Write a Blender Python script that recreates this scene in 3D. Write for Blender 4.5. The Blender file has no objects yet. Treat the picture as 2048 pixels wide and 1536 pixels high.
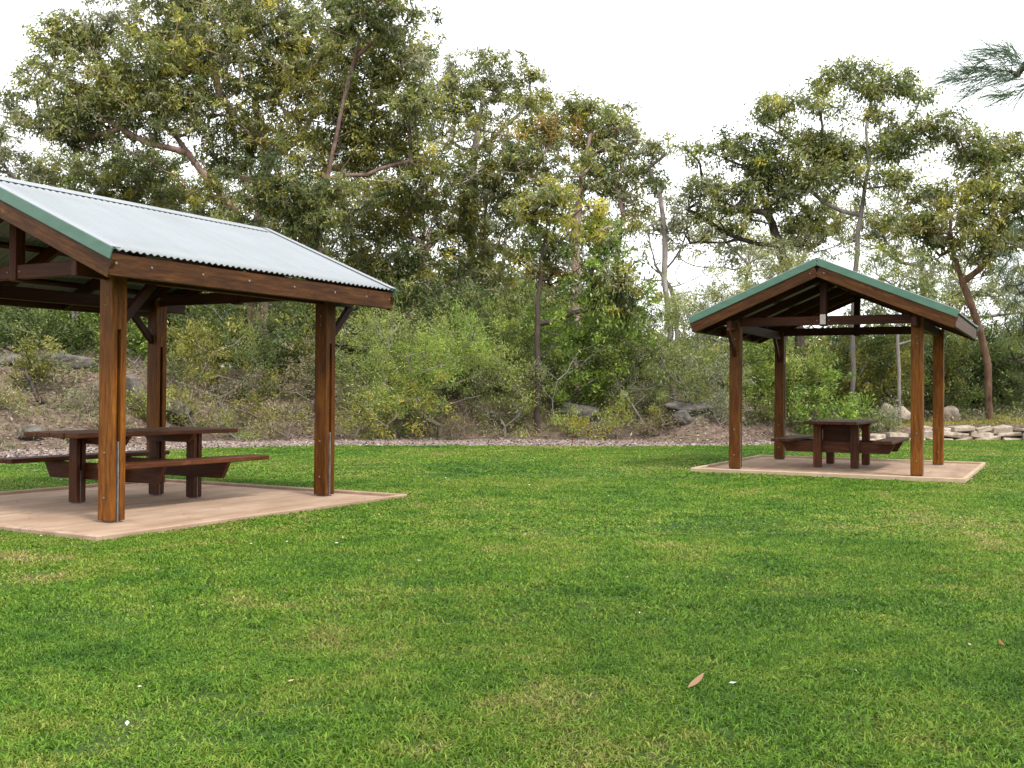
import bpy, math, random
import numpy as np
from mathutils import Vector, Matrix

random.seed(7)
rng = np.random.default_rng(7)
scene = bpy.context.scene
COL = scene.collection

# ------------------------------------------------------------------ camera
FPX, HY, ROLL, CAMZ = 2165.5, 785.4, 0.0079, 1.25
PITCH = math.atan((HY - 768) / FPX)
cam_d = bpy.data.cameras.new('camera')
cam = bpy.data.objects.new('camera', cam_d)
COL.objects.link(cam)
cam_d.sensor_width = 36.0
cam_d.lens = FPX / 2048 * 36.0
cam_d.clip_start = 0.05
cam_d.clip_end = 3000
cam.matrix_world = Matrix.Translation((0, 0, CAMZ)) @ Matrix.Rotation(math.pi / 2 + PITCH, 4, 'X') @ Matrix.Rotation(ROLL, 4, 'Z')
scene.camera = cam


def at(px, py, d):
    """where a sight line of the site survey (2048 x 1536 view) meets the distance d"""
    x, y = px - 1024, py - 768
    c, s = math.cos(-ROLL), math.sin(-ROLL)
    x, y = c * x - s * y, s * x + c * y
    c, s = math.cos(PITCH), math.sin(PITCH)
    vx, vy, vz = x, FPX * c + y * s, FPX * s - y * c
    t = d / vy
    return np.array([vx * t, d, CAMZ + vz * t])


# ------------------------------------------------------------------ helpers
def link(name, me, parent=None, mat=None):
    o = bpy.data.objects.new(name, me)
    COL.objects.link(o)
    if parent is not None:
        o.parent = parent
    if mat is not None and me is not None:
        for m in (mat if isinstance(mat, (list, tuple)) else [mat]):
            me.materials.append(m)
    return o


def tag(o, label=None, cat=None, group=None, kind=None):
    if label: o['label'] = label
    if cat: o['category'] = cat
    if group: o['group'] = group
    if kind: o['kind'] = kind
    return o


def empty(name, loc, rz=0.0):
    o = bpy.data.objects.new(name, None)
    o.empty_display_size = 0.3
    COL.objects.link(o)
    o.location = loc
    o.rotation_euler = (0, 0, rz)
    return o


def mesh_np(name, V, F, k):
    """F: (n,k) faces"""
    me = bpy.data.meshes.new(name)
    V = np.asarray(V, np.float32); F = np.asarray(F, np.int32)
    me.vertices.add(len(V)); me.vertices.foreach_set('co', V.ravel())
    me.loops.add(F.size); me.loops.foreach_set('vertex_index', F.ravel())
    me.polygons.add(len(F))
    me.polygons.foreach_set('loop_start', np.arange(0, F.size, k, dtype=np.int32))
    me.update(calc_edges=True)
    return me


def face_colors(me, C):
    a = me.attributes.new('tint', 'FLOAT_COLOR', 'FACE')
    C = np.asarray(C, np.float32)
    C4 = np.ones((len(C), 4), np.float32); C4[:, :3] = C
    a.data.foreach_set('color', C4.ravel())


class MB:
    """collects chamfered boards, bars and lathes for one mesh, with wood-grain coordinates"""
    def __init__(s):
        s.v, s.f, s.g = [], [], []

    def box(s, c, size, ax=None, ch=0.006, grain=None, jit=0.0):
        c = np.array(c, float); size = np.array(size, float) / 2
        ax = np.eye(3) if ax is None else np.array(ax, float)
        if grain is None: grain = int(np.argmax(size))
        ch = min(ch, size.min() * 0.6)
        off = np.array([random.uniform(0, 50), random.uniform(0, 50), random.uniform(0, 50)])
        o1, o2 = [i for i in range(3) if i != grain]
        idx = {}; base = len(s.v)
        for sx in (-1, 1):
            for sy in (-1, 1):
                for sz in (-1, 1):
                    sg = np.array([sx, sy, sz], float)
                    jv = np.array([random.uniform(-jit, jit) for _ in range(3)]) if jit else 0.0
                    for t in range(3):
                        p = sg * size + jv
                        for j in range(3):
                            if j != t: p[j] -= sg[j] * ch
                        idx[(sx, sy, sz, t)] = len(s.v)
                        s.v.append(c + p @ ax)
                        s.g.append((p[grain] + off[0], p[o1] + off[1], p[o2] + off[2]))
        faces = []
        cyc = [(-1, -1), (1, -1), (1, 1), (-1, 1)]
        for t in range(3):
            a, b = [i for i in range(3) if i != t]
            for sg in (-1, 1):
                q = []
                for ca, cb in cyc:
                    k = [0, 0, 0]; k[t] = sg; k[a] = ca; k[b] = cb
                    q.append(idx[(*k, t)])
                faces.append(q)
        for k in range(3):
            a, b = [i for i in range(3) if i != k]
            for sa in (-1, 1):
                for sb in (-1, 1):
                    q = []
                    for sk, t in ((-1, a), (1, a), (1, b), (-1, b)):
                        kk = [0, 0, 0]; kk[k] = sk; kk[a] = sa; kk[b] = sb
                        q.append(idx[(*kk, t)])
                    faces.append(q)
        for sx in (-1, 1):
            for sy in (-1, 1):
                for sz in (-1, 1):
                    faces.append([idx[(sx, sy, sz, t)] for t in range(3)])
        for q in faces:
            P = [s.v[i] for i in q]
            n = np.cross(P[1] - P[0], P[2] - P[0])
            if np.dot(n, np.mean(P, 0) - c) < 0: q = q[::-1]
            s.f.append(q)
        return s

    def bar(s, p0, p1, w, h, up=(0, 0, 1), ch=0.006):
        """board from p0 to p1, w wide sideways, h along up"""
        p0, p1, up = np.array(p0, float), np.array(p1, float), np.array(up, float)
        d = p1 - p0; L = np.linalg.norm(d); d /= L
        sd = np.cross(up, d); sd /= np.linalg.norm(sd)
        u = np.cross(d, sd)
        return s.box((p0 + p1) / 2, (L, w, h), [d, sd, u], ch, 0)

    def prism(s, pts, axis0, axis1, thick):
        """flat outline pts (3d) extruded from axis0*thick/2 both ways along axis1"""
        pts = [np.array(p, float) for p in pts]
        e = np.array(axis1, float); n = len(pts); b = len(s.v)
        c = np.mean(pts, 0); d = np.array(axis0, float)
        off = random.uniform(0, 50)
        e2 = np.cross(d, e)
        for sg in (-1, 1):
            for p in pts:
                q = p + e * sg * thick / 2
                s.v.append(q); s.g.append(((q - c) @ d + off, (q - c) @ e + off, (q - c) @ e2))
        F = [list(range(b, b + n)), list(range(b + n, b + 2 * n))]
        for i in range(n):
            j = (i + 1) % n
            F.append([b + i, b + j, b + n + j, b + n + i])
        for q in F:
            P = [s.v[i] for i in q]
            nn = np.cross(P[1] - P[0], P[2] - P[0])
            if np.dot(nn, np.mean(P, 0) - c) < 0: q = q[::-1]
            s.f.append(q)
        return s

    def disc(s, c, n, r, h, seg=10):
        """bolt head: short domed cylinder along n"""
        c, n = np.array(c, float), np.array(n, float); n /= np.linalg.norm(n)
        a = np.cross(n, [0, 0, 1.0]) if abs(n[2]) < .9 else np.cross(n, [1.0, 0, 0])
        a /= np.linalg.norm(a); b2 = np.cross(n, a); b = len(s.v)
        rings = [(r, 0), (r, h * .5), (r * .6, h)]
        for rr, hh in rings:
            for k in range(seg):
                t = 2 * math.pi * k / seg
                q = c + n * hh + (a * math.cos(t) + b2 * math.sin(t)) * rr
                s.v.append(q); s.g.append(tuple(q))
        for i in range(2):
            for k in range(seg):
                j = (k + 1) % seg
                s.f.append([b + i * seg + k, b + i * seg + j, b + (i + 1) * seg + j, b + (i + 1) * seg + k])
        s.f.append([b + 2 * seg + k for k in range(seg)])
        return s

    def build(s, name, mat, parent=None, smooth=False):
        me = bpy.data.meshes.new(name)
        me.from_pydata([tuple(map(float, v)) for v in s.v], [], s.f)
        a = me.attributes.new('gc', 'FLOAT_VECTOR', 'POINT')
        a.data.foreach_set('vector', np.array(s.g, np.float32).ravel())
        if smooth:
            me.polygons.foreach_set('use_smooth', [True] * len(me.polygons))
        me.update()
        return link(name, me, parent, mat)


# ------------------------------------------------------------------ materials
class N:
    def __init__(s, name):
        s.m = bpy.data.materials.new(name); s.m.use_nodes = True
        s.t = s.m.node_tree; s.t.nodes.clear()
        s.out = s.t.nodes.new('ShaderNodeOutputMaterial')

    def n(s, typ, **kw):
        nd = s.t.nodes.new('ShaderNode' + typ)
        for k, v in kw.items():
            if k.startswith('i_'):
                key = k[2:]
                nd.inputs[int(key) if key.isdigit() else key.replace('_', ' ')].default_value = v
            else: setattr(nd, k, v)
        return nd

    def l(s, a, b):
        s.t.links.new(a, b)

    def noise(s, vec, scale, detail=4, rough=.55, dist=0.0):
        nd = s.n('TexNoise', i_Scale=scale, i_Detail=detail, i_Roughness=rough, i_Distortion=dist)
        if vec is not None: s.l(vec, nd.inputs['Vector'])
        return nd.outputs['Fac']

    def mapv(s, vec, sc):
        nd = s.n('Mapping'); nd.inputs['Scale'].default_value = sc
        s.l(vec, nd.inputs['Vector']); return nd.outputs[0]

    def ramp(s, fac, stops):
        nd = s.n('ValToRGB'); e = nd.color_ramp.elements
        while len(e) < len(stops): e.new(0.5)
        for el, (p, c) in zip(e, stops):
            el.position = p; el.color = (*c, 1) if len(c) == 3 else c
        s.l(fac, nd.inputs[0]); return nd.outputs['Color']

    def mix(s, fac, a, b, mode='MIX'):
        nd = s.n('MixRGB', blend_type=mode)
        for sock, v in ((nd.inputs[0], fac), (nd.inputs[1], a), (nd.inputs[2], b)):
            if isinstance(v, (int, float)): sock.default_value = v
            elif isinstance(v, tuple): sock.default_value = (*v, 1)
            else: s.l(v, sock)
        return nd.outputs[0]

    def principled(s, color, rough=.7, spec=.4, metal=0.0, bump=None, bstr=.3, bdist=.01):
        p = s.n('BsdfPrincipled')
        if isinstance(color, tuple): p.inputs['Base Color'].default_value = (*color, 1)
        else: s.l(color, p.inputs['Base Color'])
        if isinstance(rough, (int, float)): p.inputs['Roughness'].default_value = rough
        else: s.l(rough, p.inputs['Roughness'])
        p.inputs['Specular IOR Level'].default_value = spec
        p.inputs['Metallic'].default_value = metal
        if bump is not None:
            b = s.n('Bump', i_Strength=bstr, i_Distance=bdist)
            s.l(bump, b.inputs['Height']); s.l(b.outputs[0], p.inputs['Normal'])
        s.l(p.outputs[0], s.out.inputs[0]); return p


def g3(v): return (v, v, v)


def wood(name, c1, c2, c3, worn=(.42, .24, .12), wornamt=.5, rough=.55):
    w = N(name)
    gc = w.n('Attribute', attribute_name='gc').outputs['Vector']
    st = w.noise(w.mapv(gc, (2.0, 20, 20)), 1.6, 7, .68, .5)
    pt = w.noise(w.mapv(gc, (1.1, 4, 4)), 1.0, 5, .65)
    col = w.ramp(st, [(.28, c1), (.5, c2), (.74, c3)])
    pm = w.ramp(pt, [(.34, g3(0)), (.62, g3(1))])
    col = w.mix(pm, w.mix(.55, col, c1), col)
    fine = w.noise(w.mapv(gc, (9, 120, 120)), 1.0, 3, .7)
    wn = w.noise(w.mapv(gc, (2.5, 9, 9)), 1.3, 6, .75)
    wm = w.ramp(wn, [(.60, g3(0)), (.74, g3(wornamt))])
    col = w.mix(wm, col, worn)
    col = w.mix(.35, col, w.ramp(fine, [(.3, g3(.35)), (.7, g3(1))]), 'MULTIPLY')
    oi = w.n('ObjectInfo').outputs['Random']
    mr = w.n('MapRange'); w.l(oi, mr.inputs[0]); mr.inputs[3].default_value = .72; mr.inputs[4].default_value = 1.3
    hs = w.n('HueSaturation'); w.l(col, hs.inputs['Color']); w.l(mr.outputs[0], hs.inputs['Value']); col = hs.outputs[0]
    w.principled(col, rough, .16, bump=st, bstr=.35, bdist=.004)
    return w.m


M = {}
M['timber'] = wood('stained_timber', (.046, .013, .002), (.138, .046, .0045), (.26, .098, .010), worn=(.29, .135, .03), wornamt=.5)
M['timber_dark'] = wood('shade_darkened_timber', (.018, .005, .002), (.050, .0135, .004), (.095, .027, .006), worn=(.14, .06, .02), wornamt=.3)  # same timber, colour darkened to carry the shade under the roof
M['timber_fascia'] = wood('weathered_fascia_timber', (.024, .008, .0025), (.072, .026, .006), (.155, .062, .012), worn=(.30, .14, .035), wornamt=.6)
M['timber_table'] = wood('weathered_table_timber', (.028, .009, .004), (.080, .025, .008), (.15, .052, .016), (.25, .115, .045), .5, .5)

w = N('galvanised_steel')
gc = w.n('TexCoord').outputs['Object']
w.principled(w.ramp(w.noise(gc, 14, 4), [(.3, (.10, .09, .085)), (.7, (.19, .175, .16))]), .6, .4, .2)
M['steel'] = w.m

w = N('pale_roof_steel')
tc = w.n('TexCoord').outputs['Object']
st = w.noise(w.mapv(tc, (.5, 5, .5)), 1.0, 5, .6)
bl = w.noise(tc, 1.6, 5, .6)
col = w.mix(.5, w.ramp(st, [(.3, (.200, .220, .236)), (.7, (.245, .262, .276))]), w.ramp(bl, [(.3, (.200, .220, .230)), (.7, (.238, .255, .276))]))
sp = w.noise(tc, 13, 3, .7)
col = w.mix(w.ramp(sp, [(.68, g3(0)), (.76, g3(.5))]), col, (.13, .145, .155))
w.principled(col, .45, .35, .0)
M['roof'] = w.m

w = N('green_flashing_paint')
tc = w.n('TexCoord').outputs['Object']
w.principled(w.ramp(w.noise(w.mapv(tc, (2, 2, 6)), 2, 5, .6), [(.3, (.048, .118, .078)), (.7, (.074, .160, .112))]), .42, .45)
M['green'] = w.m

w = N('tinted_concrete')
tc = w.n('TexCoord').outputs['Object']
a = w.noise(tc, 1.1, 6, .62); b = w.noise(w.mapv(tc, (3.0, .7, 1)), 1.6, 5, .6); c = w.noise(tc, 60, 3, .7)
col = w.ramp(a, [(.3, (.27, .185, .125)), (.55, (.37, .262, .185)), (.75, (.43, .32, .235))])
col = w.mix(w.ramp(b, [(.42, g3(0)), (.66, g3(.75))]), col, (.24, .145, .09))
sp = w.noise(tc, 2.6, 6, .75)
col = w.mix(w.ramp(sp, [(.58, g3(0)), (.68, g3(.55))]), col, (.17, .105, .07))
col = w.mix(.3, col, w.ramp(c, [(.3, g3(.6)), (.7, g3(1))]), 'MULTIPLY')
w.principled(col, .85, .25, bump=c, bstr=.2, bdist=.004)
M['concrete'] = w.m
w = N('pale_concrete_edge')
tc = w.n('TexCoord').outputs['Object']
w.principled(w.ramp(w.noise(tc, 5, 6, .65), [(.3, (.32, .23, .15)), (.7, (.44, .335, .23))]), .9, .2)
M['edge'] = w.m

w = N('tag_plate')
tc = w.n('TexCoord').outputs['Object']
w.principled(w.ramp(w.noise(tc, 20, 3), [(.3, (.44, .37, .36)), (.7, (.58, .5, .49))]), .5, .4)
M['plate'] = w.m

# leaf: colour comes from each leaf, glossy skin, light through the blade
w = N('leaf')
col = w.n('Attribute', attribute_name='tint').outputs['Color']
p = w.n('BsdfPrincipled'); w.l(col, p.inputs['Base Color'])
p.inputs['Roughness'].default_value = .46; p.inputs['Specular IOR Level'].default_value = .5
tr = w.n('BsdfTranslucent'); w.l(w.mix(1.0, col, (1.0, 1.1, .55), 'MULTIPLY'), tr.inputs[0])
ms = w.n('MixShader', i_0=.42); w.l(p.outputs[0], ms.inputs[1]); w.l(tr.outputs[0], ms.inputs[2])
w.l(ms.outputs[0], w.out.inputs[0]); M['leaf'] = w.m

w = N('litter')
col = w.n('Attribute', attribute_name='tint').outputs['Color']
w.principled(col, .8, .25); M['litter'] = w.m


def bark(name, c1, c2, c3):
    w = N(name)
    tc = w.n('TexCoord').outputs['Object']
    a = w.noise(w.mapv(tc, (6, 6, 1.2)), 1.4, 5, .65); b = w.noise(tc, 2.2, 3)
    col = w.mix(.45, w.ramp(a, [(.3, c1), (.5, c2), (.72, c3)]), w.ramp(b, [(.35, c1), (.65, c3)]))
    w.principled(col, .8, .25, bump=a, bstr=.4, bdist=.02); return w.m


M['bark_pink'] = bark('pink_grey_bark', (.13, .085, .07), (.32, .21, .175), (.52, .40, .35))
M['bark_grey'] = bark('grey_bark', (.07, .058, .053), (.17, .145, .13), (.29, .25, .23))
M['bark_red'] = bark('red_brown_bark', (.05, .028, .022), (.17, .10, .08), (.38, .27, .23))
M['bark_dark'] = bark('dark_bark', (.018, .014, .012), (.05, .035, .028), (.11, .08, .065))
M['bark_pale'] = bark('pale_grey_bark', (.11, .09, .08), (.24, .205, .185), (.40, .36, .33))
M['bark_orange'] = bark('orange_brown_bark', (.04, .022, .016), (.13, .062, .036), (.30, .18, .12))

w = N('sandstone_grey')
tc = w.n('TexCoord').outputs['Object']
a = w.noise(tc, 3.5, 7, .65); b = w.noise(w.mapv(tc, (1, 1, 5)), 2.0, 4)
col = w.mix(.5, w.ramp(a, [(.32, (.03, .027, .025)), (.5, (.10, .09, .082)), (.68, (.23, .205, .185))]), w.ramp(b, [(.35, (.055, .05, .044)), (.65, (.20, .175, .15))]))
w.principled(col, .9, .2, bump=a, bstr=1.0, bdist=.12); M['rock'] = w.m
w = N('sandstone_pale')
tc = w.n('TexCoord').outputs['Object']
a = w.noise(tc, 5, 7, .65)
w.principled(w.ramp(a, [(.28, (.16, .12, .085)), (.5, (.32, .255, .20)), (.72, (.46, .39, .325))]), .9, .2, bump=a, bstr=.6, bdist=.02); M['pale_rock'] = w.m

# ground under the bush: soil, bark chips, leaf litter
w = N('bush_floor')
tc = w.n('TexCoord').outputs['Object']
a = w.noise(tc, .55, 6, .65); b = w.noise(tc, 9, 6, .75); c = w.noise(tc, 42, 3, .7)
col = w.ramp(b, [(.3, (.06, .04, .03)), (.5, (.165, .115, .09)), (.7, (.33, .25, .21))])
col = w.mix(w.ramp(a, [(.42, g3(0)), (.66, g3(.35))]), col, w.ramp(b, [(.3, (.075, .07, .03)), (.7, (.20, .18, .085))]))
col = w.mix(.5, col, w.ramp(c, [(.3, g3(.4)), (.7, g3(1))]), 'MULTIPLY')
w.principled(col, .95, .15, bump=b, bstr=.8, bdist=.06); M['floor'] = w.m

w = N('pink_gravel')
tc = w.n('TexCoord').outputs['Object']
a = w.noise(tc, 1.2, 5, .6); b = w.noise(tc, 22, 5, .75)
col = w.ramp(b, [(.3, (.11, .082, .072)), (.5, (.235, .188, .170)), (.7, (.37, .315, .29))])
col = w.mix(w.ramp(a, [(.4, g3(0)), (.65, g3(.6))]), col, (.22, .155, .125))
w.principled(col, .95, .15, bump=b, bstr=.6, bdist=.03); M['gravel'] = w.m


def lawn_patch(w, vec):
    """0 = lush, 1 = dry; shared by the soil sheet and the blades"""
    big = w.noise(vec, .33, 5, .6, .4); mid = w.noise(vec, 1.9, 5, .7, .3)
    nd = w.n('Math', operation='MULTIPLY_ADD'); w.l(mid, nd.inputs[0]); nd.inputs[1].default_value = .95
    w.l(big, nd.inputs[2]); return nd.outputs[0]


w = N('lawn_sod')
tc = w.n('TexCoord').outputs['Object']
pt = lawn_patch(w, tc); f = w.noise(tc, 30, 5, .75)
col = w.ramp(pt, [(.75, (.036, .088, .012)), (1.0, (.068, .112, .018))])
col = w.mix(.75, col, w.ramp(f, [(.3, g3(.22)), (.7, g3(1.0))]), 'MULTIPLY')
w.principled(col, .9, .2, bump=f, bstr=.8, bdist=.03); M['sod'] = w.m

w = N('grass_blade')
geo = w.n('NewGeometry').outputs['Position']
rnd = w.n('Attribute', attribute_name='tint').outputs['Color']
pt = lawn_patch(w, geo)
fine = w.noise(geo, 5.5, 5, .75)
nd = w.n('Math', operation='MULTIPLY_ADD'); w.l(fine, nd.inputs[0]); nd.inputs[1].default_value = .42; w.l(pt, nd.inputs[2])
sep = w.n('SeparateColor'); w.l(rnd, sep.inputs[0])
n2 = w.n('Math', operation='MULTIPLY_ADD'); w.l(sep.outputs[0], n2.inputs[0]); n2.inputs[1].default_value = .24; w.l(nd.outputs[0], n2.inputs[2])
sub = w.n('Math', operation='SUBTRACT'); w.l(n2.outputs[0], sub.inputs[0]); sub.inputs[1].default_value = .565
col = w.ramp(sub.outputs[0], [(.36, (.037, .098, .011)), (.57, (.073, .168, .016)), (.76, (.135, .244, .023)), (.92, (.22, .266, .042)), (1.0, (.33, .285, .11))])
hsv = w.n('HueSaturation'); w.l(col, hsv.inputs['Color'])
mr = w.n('MapRange'); w.l(sep.outputs[1], mr.inputs[0]); mr.inputs[3].default_value = .48; mr.inputs[4].default_value = 1.38
w.l(mr.outputs[0], hsv.inputs['Value'])
p = w.n('BsdfPrincipled'); w.l(hsv.outputs[0], p.inputs['Base Color'])
p.inputs['Roughness'].default_value = .55; p.inputs['Specular IOR Level'].default_value = .18
tr = w.n('BsdfTranslucent'); w.l(hsv.outputs[0], tr.inputs[0])
ms = w.n('MixShader', i_0=.3); w.l(p.outputs[0], ms.inputs[1]); w.l(tr.outputs[0], ms.inputs[2])
w.l(ms.outputs[0], w.out.inputs[0]); M['grass'] = w.m

# ------------------------------------------------------------------ sky and sun
world = bpy.data.worlds.new('World'); scene.world = world; world.use_nodes = True
nt = world.node_tree; nt.nodes.clear()
SUN_EL, SUN_AZ = math.radians(54), math.radians(142)      # high, behind the camera to the right
sky = nt.nodes.new('ShaderNodeTexSky'); sky.sky_type = 'NISHITA'; sky.sun_disc = False
sky.sun_elevation = SUN_EL; sky.sun_rotation = SUN_AZ
mx = nt.nodes.new('ShaderNodeMixRGB'); mx.inputs[0].default_value = .88
nt.links.new(sky.outputs[0], mx.inputs[1]); mx.inputs[2].default_value = (11.6, 11.75, 12.0, 1)   # cloud deck
bg = nt.nodes.new('ShaderNodeBackground'); bg.inputs[1].default_value = .092
wo = nt.nodes.new('ShaderNodeOutputWorld')
nt.links.new(mx.outputs[0], bg.inputs[0]); nt.links.new(bg.outputs[0], wo.inputs[0])
sd = bpy.data.lights.new('sun', 'SUN'); sd.energy = 2.1; sd.angle = math.radians(11); sd.color = (1, .955, .88)
so = bpy.data.objects.new('sun', sd); COL.objects.link(so)
sv = Vector((math.sin(SUN_AZ) * math.cos(SUN_EL), math.cos(SUN_AZ) * math.cos(SUN_EL), math.sin(SUN_EL)))
so.rotation_euler = sv.to_track_quat('Z', 'Y').to_euler(); so.location = sv * 60
scene.view_settings.view_transform = 'Standard'; scene.view_settings.look = 'None'
scene.view_settings.exposure = 1.05; scene.view_settings.gamma = 1

# ------------------------------------------------------------------ terrain
LZ = .050                            # lawn level, a little under the slabs
PX = [-900, 0, 200, 400, 700, 1300, 1500, 1800, 2048, 2900]
T_EDGE = [13.5, 17.6, 19.4, 22.2, 23.9, 24.4, 25.4, 28.9, 29.9, 30.3]
T_GW = [2.4, 2.8, 3.0, 3.0, 3.0, 3.2, 3.0, .25, .25, .25]
T_TOP = [2.3, 2.05, 1.95, 1.75, 1.35, 1.05, .75, .42, .45, .5]
T_LEN = [9, 8, 7, 6, 5, 4, 3, .25, .25, .25]


def pxof(x, y): return np.clip(1024 + FPX * x / np.maximum(y, 6.0), -900, 2900)


def edge(x, y): return np.interp(pxof(x, y), PX, T_EDGE)


def hash_noise(x, y, s, seed):
    x = np.asarray(x) * s + seed * 17.3; y = np.asarray(y) * s + seed * 9.1
    xi, yi = np.floor(x), np.floor(y); fx, fy = x - xi, y - yi
    fx = fx * fx * (3 - 2 * fx); fy = fy * fy * (3 - 2 * fy)
    h = lambda a, b: np.modf(np.abs(np.sin(a * 127.1 + b * 311.7) * 43758.5453))[0]
    return (h(xi, yi) * (1 - fx) + h(xi + 1, yi) * fx) * (1 - fy) + (h(xi, yi + 1) * (1 - fx) + h(xi + 1, yi + 1) * fx) * fy


def H(x, y):
    x = np.asarray(x, float); y = np.asarray(y, float)
    p = pxof(x, y)
    b = y - np.interp(p, PX, T_EDGE) - np.interp(p, PX, T_GW)
    L = np.interp(p, PX, T_LEN); t = np.clip(b / L, 0, 1)
    z = np.interp(p, PX, T_TOP) * t * t * (3 - 2 * t)
    z = z + np.minimum(np.maximum(b - L, 0) * .02, 5)
    far = np.clip(b / 1.5, 0, 1)
    n = (hash_noise(x, y, .9, 1) - .5) * .34 + (hash_noise(x, y, 2.3, 2) - .5) * .16
    step = (hash_noise(x, y, .35, 5) - .5) * .5
    z = z + .62 * np.exp(-((p - 1405) / 75) ** 2 - ((y - 28.6) / 1.1) ** 2)
    return LZ + z + far * (n + step * np.clip(L / 8, 0, 1))


def grid(name, xs, ys, zf, mat, mask=None, kind='structure', dz=0.0):
    X, Y = np.meshgrid(xs, ys); Z = zf(X, Y) + dz
    V = np.stack([X.ravel(), Y.ravel(), Z.ravel()], 1)
    nx, ny = len(xs), len(ys)
    i = (np.arange(ny - 1)[:, None] * nx + np.arange(nx - 1)[None, :]).ravel()
    F = np.stack([i, i + 1, i + nx + 1, i + nx], 1)
    me = mesh_np(name, V, F, 4)
    me.polygons.foreach_set('use_smooth', np.ones(len(F), bool))
    o = link(name, me, None, mat); tag(o, kind=kind); return o


xs = np.unique(np.concatenate([np.linspace(-600, -30, 20), np.linspace(-30, 30, 241), np.linspace(30, 600, 20)]))
ys = np.unique(np.concatenate([np.linspace(-80, 14, 12), np.linspace(14, 48, 171), np.linspace(48, 120, 25), np.linspace(120, 900, 14)]))
grid('ground', xs, ys, H, M['floor'], dz=-.012)


def strip(name, y0f, y1f, mat, z, nx=160, ny=10):
    """sheet between two distances, following sight lines of the lawn edge"""
    U = np.linspace(-900, 2900, nx); V = []
    for u in U:
        y0, y1 = y0f(u), y1f(u)
        for k in range(ny + 1):
            y = y0 + (y1 - y0) * k / ny
            V.append(((u - 1024) / FPX * max(y, 6.0), y, z))
    i = (np.arange(nx - 1)[:, None] * (ny + 1) + np.arange(ny)[None, :]).ravel()
    F = np.stack([i, i + ny + 1, i + ny + 2, i + 1], 1)
    me = mesh_np(name, V, F, 4); o = link(name, me, None, mat); return tag(o, kind='structure')


def wob(u, k=1.0): return (hash_noise(u / 60, 3.3, 1, 3) - .5) * .9 * k + (hash_noise(u / 17, 7.3, 1, 4) - .5) * .4 * k


strip('gravel_path', lambda u: np.interp(u, PX, T_EDGE) - .8, lambda u: np.interp(u, PX, T_EDGE) + np.interp(u, PX, T_GW) + .5 + wob(u), M['gravel'], LZ + .004)
# the lawn: one sheet reaching behind the camera
U = np.linspace(-900, 2900, 160)
V = []; F = []
for u in U:
    e = np.interp(u, PX, T_EDGE) + .35 * wob(u)
    V.append(((u - 1024) / FPX * e, e, LZ + .009))
    V.append(((u - 1024) / FPX * 6.0 * (1 if abs(u - 1024) < 1500 else 6), 5.0, LZ + .009))
    V.append(((u - 1024) / FPX * 6.0 * 6, -40.0, LZ + .009))
for i in range(159):
    F.append((3 * i, 3 * i + 1, 3 * i + 4, 3 * i + 3)); F.append((3 * i + 1, 3 * i + 2, 3 * i + 5, 3 * i + 4))
o = link('lawn', mesh_np('lawn', V, F, 4), None, M['sod']); tag(o, kind='structure')
bpy.data.meshes['lawn'].flip_normals()

# ------------------------------------------------------------------ shelters
SH = [dict(c=(-4.0151, 11.6367), t=.5137, z=.0666, so=(.26, -.24)),
      dict(c=(5.3814, 17.6951), t=.4725, z=.0836, so=(.088, -.01))]
A_, L_ = 1.3426, 1.4796             # half post spacing: across the gable, along the ridge
SA, SL = 1.956, 2.1152              # slab half size
EA, EL, EZ, RZ = 1.9219, 2.0076, 2.351, 3.167   # roof: half width, half length, eave and ridge height over the slab
SLOPE = math.atan2(RZ - EZ, EA)
CS, SN = math.cos(SLOPE), math.sin(SLOPE)
POST = .165


def local(sh, x, y):
    cx, cy = sh['c']; t = sh['t']; dx, dy = x - cx, y - cy
    return dx * math.cos(t) - dy * math.sin(t), dx * math.sin(t) + dy * math.cos(t)


def wave_sheet(name, side, parent):
    """corrugated steel: waves run along the ridge, sheets fall to the eave"""
    pitch, amp = .076, .0095
    n = int(2 * EL / pitch * 8); yv = np.linspace(-EL, EL, n)
    rows = np.linspace(.03, 1.0, 5); slope_len = EA / CS
    V = []
    for layer in (0, 1):
        for r in rows:
            s = r * slope_len
            h = amp * np.sin(2 * math.pi * yv / pitch) + (0 if layer == 0 else -.004)
            x = side * (s * CS + h * SN); z = RZ - s * SN + h * CS
            V.append(np.stack([x, yv, z], 1))
    nr = len(rows); V = np.concatenate(V); F = []
    def gridf(b, flip):
        i = (np.arange(nr - 1)[:, None] * n + np.arange(n - 1)[None, :]).ravel() + b
        q = np.stack([i, i + 1, i + n + 1, i + n], 1); return q[:, ::-1] if flip else q
    fl = side > 0
    F = [gridf(0, fl), gridf(nr * n, not fl)]
    i = np.arange(n - 1)
    for r in (0, nr - 1):
        a = r * n + i; b = nr * n + r * n + i
        F.append(np.stack([a, b, b + 1, a + 1], 1))
    me = mesh_np(name, V, np.concatenate(F), 4)
    me.polygons.foreach_set('use_smooth', np.ones(len(me.polygons), bool))
    return link(name, me, parent, M['roof'])


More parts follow.
